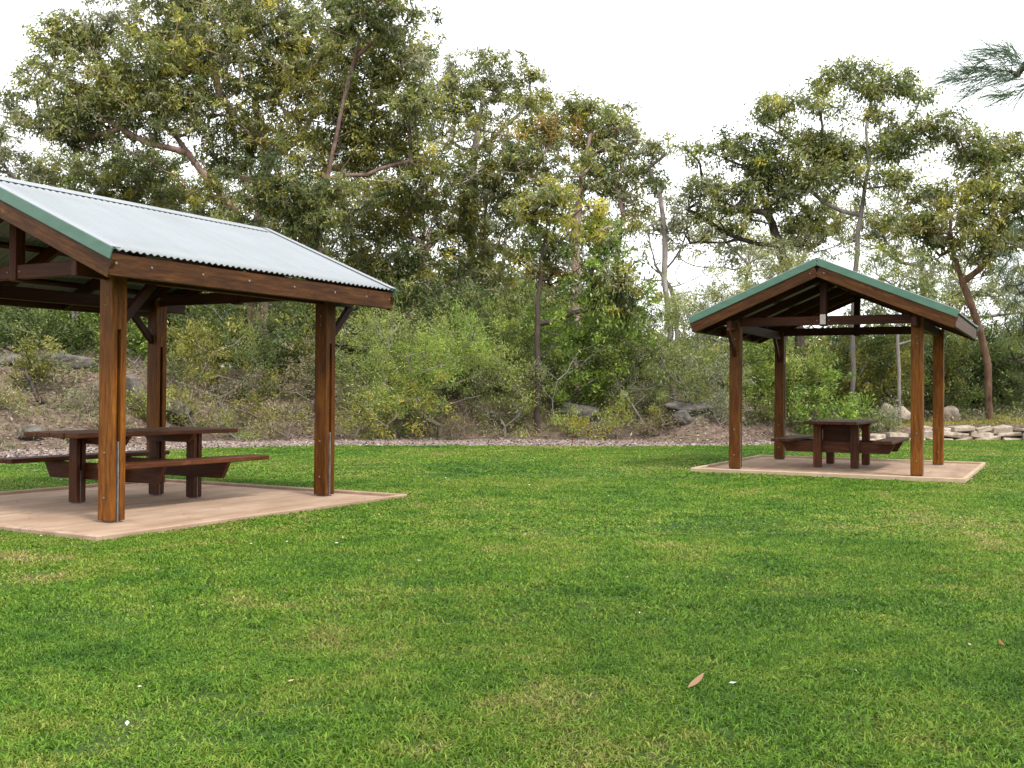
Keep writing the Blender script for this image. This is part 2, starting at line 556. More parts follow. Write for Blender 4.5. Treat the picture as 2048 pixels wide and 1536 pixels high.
def make_shelter(sh, label):
    root = empty('picnic_shelter', (*sh['c'], sh['z']), -sh['t'])
    tag(root, label, 'shelter', 'timber picnic shelters on the lawn')
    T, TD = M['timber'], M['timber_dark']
    top = 2.30
    for sa in (-1, 1):
        for sl in (-1, 1):
            x, y = sa * A_, sl * L_
            b = MB(); slot = .040; g = (POST - slot) / 2; zs = 1.72; z0 = .018
            b.box((x, y - (slot + g) / 2, (z0 + top) / 2), (POST, g, top - z0), ch=.004)
            b.box((x, y + (slot + g) / 2, (z0 + top) / 2), (POST, g, top - z0), ch=.004)
            b.box((x, y, (z0 + zs) / 2), (POST - .10, slot, zs - z0), ch=.001)
            b.box((x, y, (zs + top) / 2), (POST - .003, slot, top - zs), ch=.001)
            po = b.build('post', T, root)
            s = MB()
            s.box((x + POST / 2 - .012, y, .36), (.03, .014, .72), ch=.001)
            s.box((x - POST / 2 + .012, y, .36), (.03, .014, .72), ch=.001)
            s.box((x, y, .009), (.11, .11, .018), ch=.002)
            s.build('steel_stirrup', M['steel'], po)
            for z in (.22, .62, 1.93, 2.03):
                for f in (-1, 1):
                    MB().disc((x, y + f * POST / 2, z), (0, f, 0), .011, .008).build('bolt', M['steel'], po)
    zt = 2.30                                   # wall plates sit on the posts
    for sa in (-1, 1):
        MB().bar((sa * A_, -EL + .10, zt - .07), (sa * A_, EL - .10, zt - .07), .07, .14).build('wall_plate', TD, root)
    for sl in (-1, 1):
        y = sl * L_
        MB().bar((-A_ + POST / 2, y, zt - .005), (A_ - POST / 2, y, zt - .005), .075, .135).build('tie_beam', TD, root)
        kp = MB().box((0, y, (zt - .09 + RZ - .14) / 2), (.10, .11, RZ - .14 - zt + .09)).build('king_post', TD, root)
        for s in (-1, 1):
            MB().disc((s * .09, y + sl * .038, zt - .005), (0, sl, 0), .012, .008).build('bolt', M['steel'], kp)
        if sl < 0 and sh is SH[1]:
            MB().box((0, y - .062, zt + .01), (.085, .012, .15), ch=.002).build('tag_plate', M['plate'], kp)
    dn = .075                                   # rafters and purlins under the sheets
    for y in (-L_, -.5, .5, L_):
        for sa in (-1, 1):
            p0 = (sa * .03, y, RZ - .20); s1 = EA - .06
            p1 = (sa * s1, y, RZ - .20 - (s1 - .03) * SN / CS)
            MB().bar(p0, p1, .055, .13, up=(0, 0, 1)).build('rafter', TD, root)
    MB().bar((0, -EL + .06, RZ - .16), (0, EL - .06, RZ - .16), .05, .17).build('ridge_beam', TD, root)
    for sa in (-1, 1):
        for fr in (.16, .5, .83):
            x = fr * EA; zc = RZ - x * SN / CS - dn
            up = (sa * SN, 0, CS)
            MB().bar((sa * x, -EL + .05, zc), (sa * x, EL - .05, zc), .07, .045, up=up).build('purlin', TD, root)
        sheet = wave_sheet('roof_sheet', sa, root)
    # eave fascia boards with bright screw heads
    for sa in (-1, 1):
        f = MB().box((sa * (EA - .045), 0, EZ - .125), (.045, 2 * EL - .03, .19)).build('fascia', M['timber_fascia'], root)
        if sa > 0:
            for y in (-1.93, -1.55, -.95, -.35, .3, .95, 1.5, 1.93):
                MB().disc((EA - .0225, y, EZ - .115), (1, 0, 0), .013, .008).build('screw', M['steel'], f)
    # gable ends: timber barge boards under folded green flashing
    for sl in (-1, 1):
        for sa in (-1, 1):
            y = sl * (EL - .03)
            nrm = (sa * SN, 0, CS)
            xa, xb = .012, EA - .02
            za = lambda x, d: RZ - x * SN / CS - d / CS
            MB().bar((sa * xa, y, za(xa, .155)), (sa * xb, y, za(xb, .155)), .042, .17, up=nrm).build('barge_board', M['timber_fascia'], root)
            g = MB()
            x0, x1 = .004, EA + .012
            g.bar((sa * x0, y + sl * .030, za(x0, .034)), (sa * x1, y + sl * .030, za(x1, .034)), .012, .100, up=nrm, ch=.003)
            fc = MB(); fc.bar((sa * x0, y - sl * .016, za(x0, -.0195)), (sa * x1, y - sl * .016, za(x1, -.0195)), .10, .010, up=nrm, ch=.003)
            g.build('barge_flashing', M['green'], root); fc.build('flashing_cap', M['roof'], root)  # cap takes the pale roof colour to stand in for reflected sky
        MB().disc((-.10, sl * (EL - .008), RZ - .21), (0, sl, 0), .012, .008).build('screw', M['steel'], root)
        MB().disc((.10, sl * (EL - .008), RZ - .21), (0, sl, 0), .012, .008).build('screw', M['steel'], root)
    rc = MB()
    for sa in (-1, 1):
        nrm = (sa * SN, 0, CS); x1 = .15
        rc.bar((sa * .002, -EL + .13, RZ + .016), (sa * x1, -EL + .13, RZ + .016 - x1 * SN / CS), .001, .002, up=nrm)
    rc = MB()
    for sa in (-1, 1):
        nrm = np.array((sa * SN, 0, CS)); d = np.array((sa * CS, 0, -SN))
        c = np.array((0, 0, RZ + .0155)) + d * .08
        rc.box(c, (.157, 2 * EL - .25, .005), [d, (0, 1, 0), nrm], ch=.001, grain=1)
    rc.build('ridge_cap', M['roof'], root)
    # knee braces from the posts to the plates
    for sa in (-1, 1):
        for sl in (-1, 1):
            for d in (sa,):
                y0 = sl * L_ + d * (POST / 2 - .01); ln = .40
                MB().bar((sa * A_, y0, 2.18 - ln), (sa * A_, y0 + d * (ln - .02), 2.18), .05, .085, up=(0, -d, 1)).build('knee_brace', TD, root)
    return root


def make_slab(sh, label):
    c = sh['so']; r = empty('concrete_slab', (*sh['c'], 0), -sh['t'])
    tag(r, label, 'slab', 'concrete slabs under the shelters')
    zt = sh['z']
    MB().box((c[0], c[1], zt / 2 - .04), (2 * SA - .11, 2 * SL - .11, zt + .08), ch=.004).build('slab_top', M['concrete'], r)
    e = MB(); w = .055; h = zt + .078
    for s in (-1, 1):
        e.box((c[0] + s * (SA - w / 2), c[1], h / 2 - .042), (w, 2 * SL - 2 * w, h), ch=.01)
        e.box((c[0], c[1] + s * (SL - w / 2), h / 2 - .042), (2 * SA, w, h), ch=.01)
    e.build('slab_edge', M['concrete'] if sh is SH[0] else M['edge'], r)
    return r


make_slab(SH[0], 'tan concrete slab under the large near shelter, cut off by the left edge')
make_slab(SH[1], 'pinkish concrete slab with pale edges under the smaller distant shelter')
make_shelter(SH[0], 'large near timber shelter with pale corrugated roof slope facing the lawn')
make_shelter(SH[1], 'smaller distant timber shelter seen gable on, green edged roof peak')


def make_table(sh, off, rot, label, dark_end):
    a, l = off; t = sh['t']
    x = sh['c'][0] + a * math.cos(t) + l * math.sin(t); y = sh['c'][1] - a * math.sin(t) + l * math.cos(t)
    r = empty('picnic_table', (x, y, sh['z']), -t + rot)
    tag(r, label, 'picnic table', 'picnic tables under the shelters')
    TT = M['timber_table']; HT = .755
    b = MB()
    for k in range(4):
        b.box(((k - 1.5) * .205, random.uniform(-.006, .006), HT - .024), (.198, 2.18, .048), ch=.008)
    b.build('tabletop', TT, r)
    for s in (-1, 1):
        b = MB()
        for k in range(2):
            b.box((s * (.70 + k * .15), random.uniform(-.006, .006), .445), (.143, 2.10, .048), ch=.008)
        b.build('seat', TT, r)
    for ly in (-.53, .53):
        for s in (-1, 1):
            lx = s * .29
            leg = MB(); zz = HT - .05; slot = .026; w = .12; g = (w - slot) / 2
            for q in (-1, 1): leg.box((lx, ly + q * (slot + g) / 2, .012 + (zz - .012) / 2), (w, g, zz - .012), ch=.004)
            leg.box((lx, ly, .2 + (zz - .2) / 2), (w - .06, slot, zz - .2), ch=.001)
            lo = leg.build('leg', TT, r)
            st = MB(); st.box((lx, ly, .17), (w - .006, .012, .34), ch=.001); st.box((lx, ly, .006), (.09, .09, .012), ch=.002)
            st.build('steel_stirrup', M['steel'], lo)
        yo = ly + (.085 if ly < 0 else -.085)
        h0, h1, L1, L2 = .245, .420, .80, .90
        MB().prism([(-L1, yo, h0), (L1, yo, h0), (L2, yo, h1), (-L2, yo, h1)], (1, 0, 0), (0, 1, 0), .048).build('seat_bearer', TT, r)
        h0, h1, L1, L2 = HT - .14, HT - .0485, .32, .39
        MB().prism([(-L1, yo, h0), (L1, yo, h0), (L2, yo, h1), (-L2, yo, h1)], (1, 0, 0), (0, 1, 0), .048).build('top_bearer', TT, r)
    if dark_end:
        MB().box((0, -.40, .55), (.46, .03, .30), ch=.004).build('dark_infill', M['timber_dark'], r)  # dark board added so the space between the legs reads as shaded recess
    return r


make_table(SH[0], (.03, -.03), 0.0, 'brown timber picnic table behind the front post of the near shelter', False)
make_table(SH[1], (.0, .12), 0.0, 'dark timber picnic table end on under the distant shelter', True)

P = []
for sh in SH:
    for k in range(70):
        a, l = rng.uniform(-1, 1) * (SA - .05) + sh['so'][0], rng.uniform(-1, 1) * (SL - .05) + sh['so'][1]; t = sh['t']
        P.append((sh['c'][0] + a * math.cos(t) + l * math.sin(t), sh['c'][1] - a * math.sin(t) + l * math.cos(t), sh['z'] + .004))
SLAB_LITTER = np.array(P)
# ------------------------------------------------------------------ lawn blades
def blades(y0, y1, n, lh, lw, lean, mrg=.6):
    Y = np.sqrt(rng.uniform(y0 ** 2, y1 ** 2, n)); X = rng.uniform(-1, 1, n) * (.478 * Y + mrg)
    k = n // 2                                            # thinner cover on either side of the view
    Y2 = np.sqrt(rng.uniform(max(y0 - 1.6, 1.2) ** 2 if y0 < 4 else y0 ** 2, y1 ** 2, k)); X2 = rng.uniform(-1, 1, k) * (.56 * Y2 + 3.4)
    out = (np.abs(X2) > .478 * Y2 + mrg) | (Y2 < y0)
    wide = np.concatenate([np.ones(n), np.full(int(out.sum()), 1.8)])
    Y = np.concatenate([Y, Y2[out]]); X = np.concatenate([X, X2[out]]); n = len(X)
    keep = Y < np.array(edge(X, Y)) + .35 * wob(pxof(X, Y)) + rng.normal(0, .22, n)
    for sh in SH:
        la, ll = local(sh, X, Y); o = sh['so']
        keep &= ~((np.abs(la - o[0]) < SA + .005) & (np.abs(ll - o[1]) < SL + .005))
    # thin, worn spots
    worn = hash_noise(X, Y, 1.1, 8) * .6 + hash_noise(X, Y, 3.4, 9) * .4
    keep &= rng.uniform(0, 1, n) > np.clip((worn - .66) * 2.0, 0, .25)
    tuft = hash_noise(X, Y, 9.0, 21) * .6 + hash_noise(X, Y, 21.0, 22) * .4
    keep &= rng.uniform(0, 1, n) < np.clip((tuft - .22) * 3.2 + np.clip((Y - 7) / 12, 0, .8), .25, 1)
    X, Y, worn, wide = X[keep], Y[keep], worn[keep], wide[keep]; n = len(X)
    hgt = rng.uniform(.55, 1.25, n) * lh * (1.05 - .45 * np.clip((worn - .4) * 2, 0, 1)) * (.7 + .6 * hash_noise(X, Y, 2.6, 11))
    th = rng.uniform(0, 2 * math.pi, n); ph = rng.uniform(0, 2 * math.pi, n)
    le = np.abs(rng.normal(0, lean, n)) + .15
    w = rng.uniform(.7, 1.3, n) * lw / 2 * wide
    wx, wy = np.cos(th) * w, np.sin(th) * w
    dx, dy = np.cos(ph) * hgt * le, np.sin(ph) * hgt * le
    z0 = np.full(n, LZ + .006)
    V = np.empty((n, 5, 3), np.float32)
    V[:, 0] = np.stack([X - wx, Y - wy, z0], 1); V[:, 1] = np.stack([X + wx, Y + wy, z0], 1)
    V[:, 2] = np.stack([X + wx * .8 + dx * .4, Y + wy * .8 + dy * .4, z0 + hgt * .62], 1)
    V[:, 3] = np.stack([X - wx * .8 + dx * .4, Y - wy * .8 + dy * .4, z0 + hgt * .62], 1)
    V[:, 4] = np.stack([X + dx, Y + dy, z0 + hgt * np.clip(1.0 - .32 * le, .22, 1)], 1)
    C = np.stack([rng.uniform(0, 1, n), rng.uniform(0, 1, n), rng.uniform(0, 1, n)], 1)
    return V, C


parts = [blades(3.1, 5.5, 240000, .034, .0060, 1.4), blades(5.5, 9, 260000, .034, .0082, 1.4),
         blades(9, 15, 260000, .032, .014, 2.0), blades(15, 31.5, 330000, .028, .022, 2.8, 1.0)]
V = np.concatenate([p[0] for p in parts]); C = np.concatenate([p[1] for p in parts]); n = len(V)
b = (np.arange(n) * 5)[:, None]
me = bpy.data.meshes.new('grass')
me.vertices.add(n * 5); me.vertices.foreach_set('co', V.ravel())
lp = (b + np.array([0, 1, 2, 3, 3, 2, 4])).astype(np.int32)
me.loops.add(n * 7); me.loops.foreach_set('vertex_index', lp.ravel())
me.polygons.add(n * 2)
ls = (np.arange(n) * 7)[:, None] + np.array([0, 4]); me.polygons.foreach_set('loop_start', ls.ravel().astype(np.int32))
me.update(calc_edges=True)
face_colors(me, np.repeat(C, 2, 0))
tag(link('grass', me, None, M['grass']), 'short green lawn grass with dry yellow patches', 'grass', kind='stuff')

# ------------------------------------------------------------------ leaves, twigs, trees
PAL = {  # leaf colours: old, mid, young
    'gum':    ((0.078, 0.097, 0.035), (0.198, 0.222, 0.079), (0.389, 0.380, 0.114)),
    'olive':  ((0.091, 0.097, 0.029), (0.235, 0.232, 0.058), (0.448, 0.403, 0.092)),
    'grey':   ((0.114, 0.120, 0.084), (0.261, 0.267, 0.183), (0.448, 0.431, 0.298)),
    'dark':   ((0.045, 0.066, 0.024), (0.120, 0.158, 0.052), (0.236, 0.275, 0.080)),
    'yellow': ((0.155, 0.159, 0.031), (0.344, 0.326, 0.061), (0.577, 0.492, 0.103)),
    'orange': ((0.147, 0.109, 0.031), (0.333, 0.232, 0.056), (0.543, 0.347, 0.086)),
    'wisp':   ((0.107, 0.140, 0.038), (0.261, 0.306, 0.086), (0.459, 0.492, 0.149)),
    'pale':   ((0.155, 0.171, 0.087), (0.323, 0.341, 0.178), (0.519, 0.514, 0.286)),
    'blue':   ((0.049, 0.077, 0.059), (0.125, 0.178, 0.132), (0.213, 0.280, 0.194)),
    'brown':  ((0.102, 0.082, 0.054), (0.255, 0.203, 0.137), (0.436, 0.359, 0.241)),
    'bright': ((0.078, 0.128, 0.025), (0.193, 0.282, 0.052), (0.389, 0.481, 0.098)),
}


def unit(v): return v / (np.linalg.norm(v, axis=-1, keepdims=True) + 1e-9)


def leaf_quads(P, length, width, droop, out=None, vary=.35):
    n = len(P)
    u = rng.normal(0, 1, (n, 3)); u = unit(u)
    if out is not None: u = unit(u * .8 + out)
    u[:, 2] -= droop; u = unit(u)
    wv = unit(np.cross(u, rng.normal(0, 1, (n, 3))))
    l = (length * rng.uniform(1 - vary, 1 + vary, n))[:, None]; ww = (width * rng.uniform(1 - vary, 1 + vary, n))[:, None]
    V = np.empty((n, 4, 3), np.float32)
    V[:, 0] = P - u * l * .5; V[:, 1] = P + wv * ww * .5 - u * l * .08; V[:, 2] = P + u * l * .5; V[:, 3] = P - wv * ww * .5 - u * l * .08
    return V


def pal_color(name, n, t0):
    a, b, c = [np.array(k) for k in PAL[name]]
    t = np.clip(t0 + rng.normal(0, .22, n), 0, 1)[:, None]
    col = np.where(t < .5, a + (b - a) * t * 2, b + (c - b) * (t - .5) * 2)
    return col * rng.uniform(.82, 1.2, (n, 1))


class Skel:
    """branch skeleton: targets hook onto the nearest lower branch; thickness follows what each branch carries"""
    def __init__(s, pts):
        s.p = [np.array(p, float) for p in pts]; s.par = [-1] + list(range(len(pts) - 1)); s.tip = []

    def grow(s, target, step=.45, sag=.1, upbias=.8, skip=0):
        P = np.array(s.p); d = np.linalg.norm(P - target, axis=1)
        above = np.maximum(P[:, 2] - target[2] + .15 * d, 0)
        cost = d + above * 2.0
        if skip: cost[:skip] += 5
        i = int(np.argmin(cost)); a = s.p[i]; L = d[i]
        if L < .05: return
        k = max(1, int(L / step)); mid = (a + target) / 2 + np.array([0, 0, -1]) * 0 + rng.normal(0, 1, 3) * L * .09
        mid = mid + (np.array([target[0], target[1], a[2]]) - mid) * (.22 * (1 if rng.uniform() < upbias else -.6))
        par = i
        for j in range(1, k + 1):
            t = j / k
            q = a * (1 - t) ** 2 + mid * 2 * t * (1 - t) + target * t * t
            if j < k: q = q + rng.normal(0, .022, 3) * L ** .5
            s.p.append(q); s.par.append(par); par = len(s.p) - 1

    def radii(s, tip_r, power=2.2, trunk_min=None):
        n = len(s.p); acc = np.zeros(n); kids = np.zeros(n, int)
        for i in range(n - 1, -1, -1):
            if kids[i] == 0: acc[i] = tip_r ** power
            if s.par[i] >= 0: acc[s.par[i]] += acc[i] + 1e-9; kids[s.par[i]] += 1
        return acc ** (1 / power)

    def tubes(s, r, minr=0.0, sides=6):
        P = np.array(s.p); par = np.array(s.par); ok = (par >= 0)
        if minr: ok &= r >= minr
        idx = np.nonzero(ok)[0]
        best = {}
        for i in idx:
            if par[i] not in best or r[i] > r[best[par[i]]]: best[par[i]] = i
        A, B = P[par[idx]], P[idx]
        d = unit(B - A)
        rb = r[idx]; ra = np.array([r[par[i]] if best[par[i]] == i else min(r[par[i]], r[i] * 1.15) for i in idx])
        ra = np.minimum(ra, rb * 1.6)
        ref = np.where(np.abs(d[:, 2:3]) > .9, np.array([[1.0, 0, 0]]), np.array([[0, 0, 1.0]]))
        e1 = unit(np.cross(d, ref)); e2 = np.cross(d, e1)
        t = np.arange(sides) * 2 * math.pi / sides
        ring = np.cos(t)[None, :, None] * e1[:, None] + np.sin(t)[None, :, None] * e2[:, None]
        A2 = A - d * (ra * .4)[:, None]; B2 = B + d * (rb * .35)[:, None]
        V = np.concatenate([A2[:, None] + ring * ra[:, None, None], B2[:, None] + ring * rb[:, None, None]], 1)
        base = (np.arange(len(idx)) * 2 * sides)[:, None]
        k = np.arange(sides); k2 = (k + 1) % sides
        q = np.stack([k, k2, k2 + sides, k + sides], 1)
        F = (base[:, :, None] + q[None]).reshape(-1, 4)
        return V.reshape(-1, 3), F


def tree(name, label, cat, d, trunk, clumps, pal, bark_m, leaf=(.15, .045), droop=.55, per=46, dens=1.0, crad=.19,
         tip=.012, group=None, crown='crown', stem='trunk', root_r=None, twig_min=.004, fill=.4, spread=1.18, soft=.58):
    """trunk: sight points of the trunk from the ground up; clumps: foliage pads (px, py, rx, ry[, palette[, distance shift]])"""
    s = d / FPX
    pts = [at(px, py, d + (q[0] if q else 0)) for px, py, *q in trunk]
    base = pts[0].copy(); base[2] = float(H(base[0], base[1])) - .05
    pts[0] = base
    # resample trunk
    fine = [pts[0]]
    for a, b in zip(pts[:-1], pts[1:]):
        k = max(1, int(np.linalg.norm(b - a) / .5))
        for j in range(1, k + 1): fine.append(a + (b - a) * j / k + (rng.normal(0, .02, 3) if j < k else 0))
    root = empty(name, tuple(base)); o = np.array(base)
    sk = Skel([f - o for f in fine])
    LV, LC = [], []
    cl = []
    for c in clumps:
        px, py, rx, ry = c[:4]; pl = c[4] if len(c) > 4 and c[4] else pal
        ds = c[5] if len(c) > 5 else rng.uniform(-1, 1) * min(1.6, rx * s * 1.2)
        ctr = at(px, py, d + ds) - o
        cl.append((ctr, rx * s, ry * s, pl))
    extra = []
    for i, (ctr, rx, ry, pl) in enumerate(cl):          # loose foliage between neighbouring pads
        near = sorted(range(len(cl)), key=lambda j: np.linalg.norm(cl[j][0] - ctr))[1:3]
        for j in near:
            if rng.uniform() < fill:
                t = rng.uniform(.35, .65); f = rng.uniform(.55, .85)
                extra.append((ctr * (1 - t) + cl[j][0] * t + rng.normal(0, .25, 3), rx * f, ry * f, ['dark', pal, 'grey', pal, 'olive'][rng.integers(0, 5)]))
    cl += extra
    cl.sort(key=lambda c: np.linalg.norm(c[0] - sk.p[len(fine) // 2]))
    for ctr, rx, ry, pl in cl:
        sk.grow(ctr - np.array([0, 0, ry * .5]), .45, skip=len(fine) // 4)
    for ctr, rx, ry, pl in cl:
        dep = max(rx * .55, ry * .8)
        ns = max(4, int(dens * 14.5 * (rx * ry * 3.1) / .55)); rx, ry, dep = rx * spread, ry * spread, dep * spread
        v = np.clip(rng.normal(0, soft, (ns, 3)), -1.5, 1.5)
        v[:, 2] = np.where(v[:, 2] > .75, .75 + (v[:, 2] - .75) * .3, v[:, 2])
        S = ctr + v * np.array([rx, dep, ry])
        for q in S[np.argsort(np.linalg.norm(S - ctr, axis=1))]: sk.grow(q, .3)
        clump_t = rng.uniform(.30, .66)
        for q, vv in zip(S, v):
            m = int(per * rng.uniform(.55, 1.45)); rr = crad * rng.uniform(.7, 1.35)
            g = rng.normal(0, 1, (m, 3)) * np.array([rr, rr, rr * .75]) * .62
            P = q + g
            LV.append(leaf_quads(P, leaf[0], leaf[1], droop, unit(g + vv * .3) * .5))
            pq = pl if rng.uniform() < .72 else ('yellow', 'dark', 'grey', 'pale', 'dark', 'olive')[rng.integers(0, 6)]
            LC.append(pal_color(pq, m, clump_t + rng.normal(0, .20)))
    V = np.concatenate(LV).reshape(-1, 3); C = np.concatenate(LC)
    F = np.arange(len(V)).reshape(-1, 4)
    me = mesh_np(crown, V, F, 4); face_colors(me, C)
    link(crown, me, root, M['leaf'])
    r = sk.radii(tip)
    if root_r:
        r = r * (1 + (root_r / r[0] - 1) * np.clip(r / r[0], 0, 1) ** .5)
    TV, TF = sk.tubes(r, twig_min)
    tm = mesh_np(stem, TV, TF, 4); tm.polygons.foreach_set('use_smooth', np.ones(len(TF), bool))
    link(stem, tm, root, M[bark_m])
    tag(root, label, cat, group)
    return root


GT = 'gum trees along the bush edge'
tree('gum_tree', 'tall spreading gum in the top left corner, leaning dark limbs above the near roof', 'tree', 31,
     [(505, 790), (505, 640), (500, 500), (470, 420), (415, 360), (375, 305), (330, 250)],
     [(70, 160, 40, 45), (110, 100, 55, 40), (140, 185, 65, 50), (215, 30, 50, 30, 'grey'), (190, 85, 50, 35), (260, 125, 75, 55), (205, 215, 75, 40),
      (305, 190, 75, 55), (85, 245, 60, 28, 'grey'), (180, 270, 75, 30, 'grey'), (300, 270, 75, 35), (20, 225, 28, 26, 'grey'), (120, 60, 35, 25),
      (390, 240, 60, 40), (240, 180, 50, 40, 'yellow'), (430, 440, 50, 34, 'dark'), (480, 480, 60, 36), (420, 380, 40, 26, 'olive'), (150, 240, 60, 30), (330, 130, 60, 45, 'yellow')],
     'gum', 'bark_red', dens=1.0, root_r=.105, tip=.013, group=GT)
tree('gum_tree', 'tallest gum at top centre left, yellow green crown cut by the top of the photo', 'tree', 32.5,
     [(530, 790), (525, 640), (518, 450), (535, 320), (510, 200), (525, 90)],
     [(330, 50, 80, 50), (420, 30, 85, 50), (520, 10, 95, 45), (430, 120, 85, 55, 'olive'), (545, 95, 85, 50), (380, -40, 110, 45), (545, -60, 120, 45),
      (565, 165, 85, 32, 'yellow'), (470, 210, 65, 45), (620, 60, 75, 55), (640, 140, 65, 50, 'yellow'), (605, 240, 75, 55, 'olive'), (530, 280, 65, 50, 'olive'),
      (450, 320, 60, 30, 'dark'), (360, 110, 60, 50)],
     'gum', 'bark_pink', dens=1.05, root_r=.17, tip=.013, group=GT)
tree('gum_tree', 'tall gum with rounded crown right of the tallest, bare pink limbs showing inside', 'tree', 30,
     [(645, 800), (640, 640), (638, 470), (662, 320), (690, 190), (720, 80)],
     [(700, 20, 80, 45), (775, 40, 65, 45), (800, 100, 60, 40), (848, 122, 30, 28, 'grey'), (725, 105, 75, 50, 'olive'), (760, 185, 75, 50), (690, 200, 65, 50, 'olive'),
      (820, 215, 55, 42), (640, 320, 85, 55, 'olive'), (740, 280, 80, 55), (820, 300, 65, 45, 'olive'), (560, 370, 80, 50, 'dark'), (660, 400, 85, 45), (600, 450, 70, 45, 'dark'), (530, 430, 70, 45, 'olive')],
     'gum', 'bark_red', dens=1.08, root_r=.10, tip=.013, group=GT)
tree('gum_tree', 'slim gum in the skyline dip at centre, small loose crown tips', 'tree', 35,
     [(935, 790), (940, 600), (945, 420), (950, 300), (965, 200)],
     [(950, 130, 50, 26, 'grey'), (1010, 135, 42, 26), (1055, 128, 14, 14, 'grey'), (1075, 165, 16, 18, 'grey'), (1068, 200, 28, 20, 'grey'), (930, 195, 55, 32), (990, 190, 45, 28, 'olive'),
      (1040, 215, 42, 24), (905, 265, 65, 42), (980, 265, 65, 38, 'olive'), (900, 150, 25, 20, 'grey')],
     'gum', 'bark_pale', dens=.85, root_r=.14, group=GT)
tree('gum_tree', 'rounded gum at centre right of the big group with orange tinged new leaves', 'tree', 33,
     [(1155, 790), (1150, 620), (1150, 470), (1165, 360), (1180, 270)],
     [(1180, 215, 45, 24), (1228, 235, 36, 28), (1250, 285, 22, 36, 'grey'), (1130, 235, 50, 26), (1190, 290, 55, 36), (1100, 275, 65, 36, 'orange'), (1160, 335, 65, 36),
      (1060, 330, 46, 40), (1240, 335, 36, 36), (1205, 390, 55, 36), (1270, 425, 24, 22, 'olive'), (1050, 265, 40, 30, 'olive')],
     'gum', 'bark_pink', dens=.95, root_r=.16, group=GT)
tree('young_gum', 'bright yellow green young gum with thin black trunk at centre', 'tree', 28.5,
     [(1076, 860), (1076, 740), (1075, 600), (1082, 520), (1095, 430)],
     [(1110, 395, 50, 36, 'yellow'), (1065, 435, 42, 34, 'yellow'), (1150, 435, 50, 38, 'yellow'), (1095, 480, 60, 36, 'bright'), (1210, 480, 42, 36, 'bright'), (1180, 530, 60, 36, 'bright'),
      (1245, 560, 42, 40, 'gum'), (1095, 545, 50, 30, 'orange'), (1040, 510, 34, 32), (1260, 615, 42, 32, 'bright'), (1190, 600, 50, 32, 'bright')],
     'olive', 'bark_dark', dens=.8, root_r=.085, group=GT)
tree('gum_tree', 'dense olive gum filling the middle above the right end of the near roof', 'tree', 33.5,
     [(838, 790), (836, 660), (840, 560), (860, 460), (880, 390)],
     [(840, 365, 75, 48), (930, 350, 75, 48, 'olive'), (1000, 370, 55, 44), (780, 440, 75, 48, 'olive'), (880, 450, 80, 48, 'olive'), (970, 450, 55, 44), (820, 530, 70, 42, 'dark'),
      (920, 540, 60, 40), (730, 530, 60, 42, 'olive'), (705, 470, 55, 42), (990, 545, 42, 40), (760, 600, 60, 34, 'dark'), (880, 600, 70, 34, 'dark')],
     'gum', 'bark_pink', dens=1.15, root_r=.15, tip=.013, group=GT)
tree('gum_tree', 'sparse grey green gum behind the near shelter roof at far left', 'tree', 35,
     [(150, 770), (155, 640), (160, 500), (150, 420)],
     [(20, 330, 45, 32, 'grey'), (90, 330, 50, 32, 'grey'), (160, 335, 50, 32), (-30, 285, 45, 34, 'grey'), (60, 385, 55, 34), (235, 350, 55, 40), (300, 350, 55, 40, 'dark'),
      (140, 400, 60, 34, 'bright'), (260, 420, 65, 36, 'olive'), (365, 410, 65, 40, 'olive'), (450, 430, 55, 40), (-90, 340, 60, 50)],
     'gum', 'bark_pale', dens=.75, root_r=.17, group=GT)
tree('gum_tree', 'thin straggly grey gum in the sky gap left of the distant shelter', 'tree', 32,
     [(1345, 790), (1338, 640), (1328, 560), (1330, 470), (1320, 390)],
     [(1330, 300, 24, 20), (1298, 325, 30, 20), (1312, 380, 26, 24), (1345, 425, 22, 24), (1290, 295, 18, 16), (1300, 440, 22, 20)],
     'grey', 'bark_pale', dens=.7, root_r=.09, group=GT)
tree('gum_tree', 'dark limbed gum above the left roof slope of the distant shelter', 'tree', 32,
     [(1605, 790), (1598, 660), (1570, 530), (1545, 450), (1520, 380)],
     [(1400, 318, 36, 18), (1450, 308, 44, 20), (1500, 290, 44, 26), (1520, 340, 55, 32), (1375, 405, 32, 28), (1430, 385, 36, 24), (1475, 400, 45, 32), (1450, 452, 36, 28),
      (1400, 470, 42, 26, 'grey'), (1530, 410, 45, 32), (1575, 330, 45, 36), (1585, 470, 45, 34, 'olive'), (1565, 390, 45, 32), (1620, 420, 40, 30)],
     'gum', 'bark_dark', dens=.9, root_r=.15, group=GT)
tree('gum_tree', 'tall umbrella crowned gum with flat foliage layers and grey trunk behind the roof peak', 'tree', 31,
     [(1705, 800), (1705, 660), (1710, 545), (1722, 430), (1738, 330), (1732, 255)],
     [(1690, 150, 55, 18, 'olive'), (1750, 165, 75, 22), (1800, 180, 46, 18, 'olive'), (1842, 190, 22, 12, 'dark'), (1640, 172, 28, 18), (1740, 138, 36, 10), (1600, 200, 24, 14), (1560, 222, 50, 18),
      (1520, 238, 26, 12), (1640, 215, 40, 18), (1735, 232, 44, 18), (1795, 250, 44, 20, 'olive'), (1600, 280, 62, 22), (1680, 290, 75, 24), (1760, 300, 55, 24, 'dark'), (1650, 340, 62, 28),
      (1720, 352, 55, 24), (1805, 300, 36, 18), (1620, 368, 44, 24), (1812, 350, 36, 22)],
     'gum', 'bark_grey', dens=1.2, crad=.22, root_r=.07, fill=.35, spread=1.15, soft=.56, group=GT)
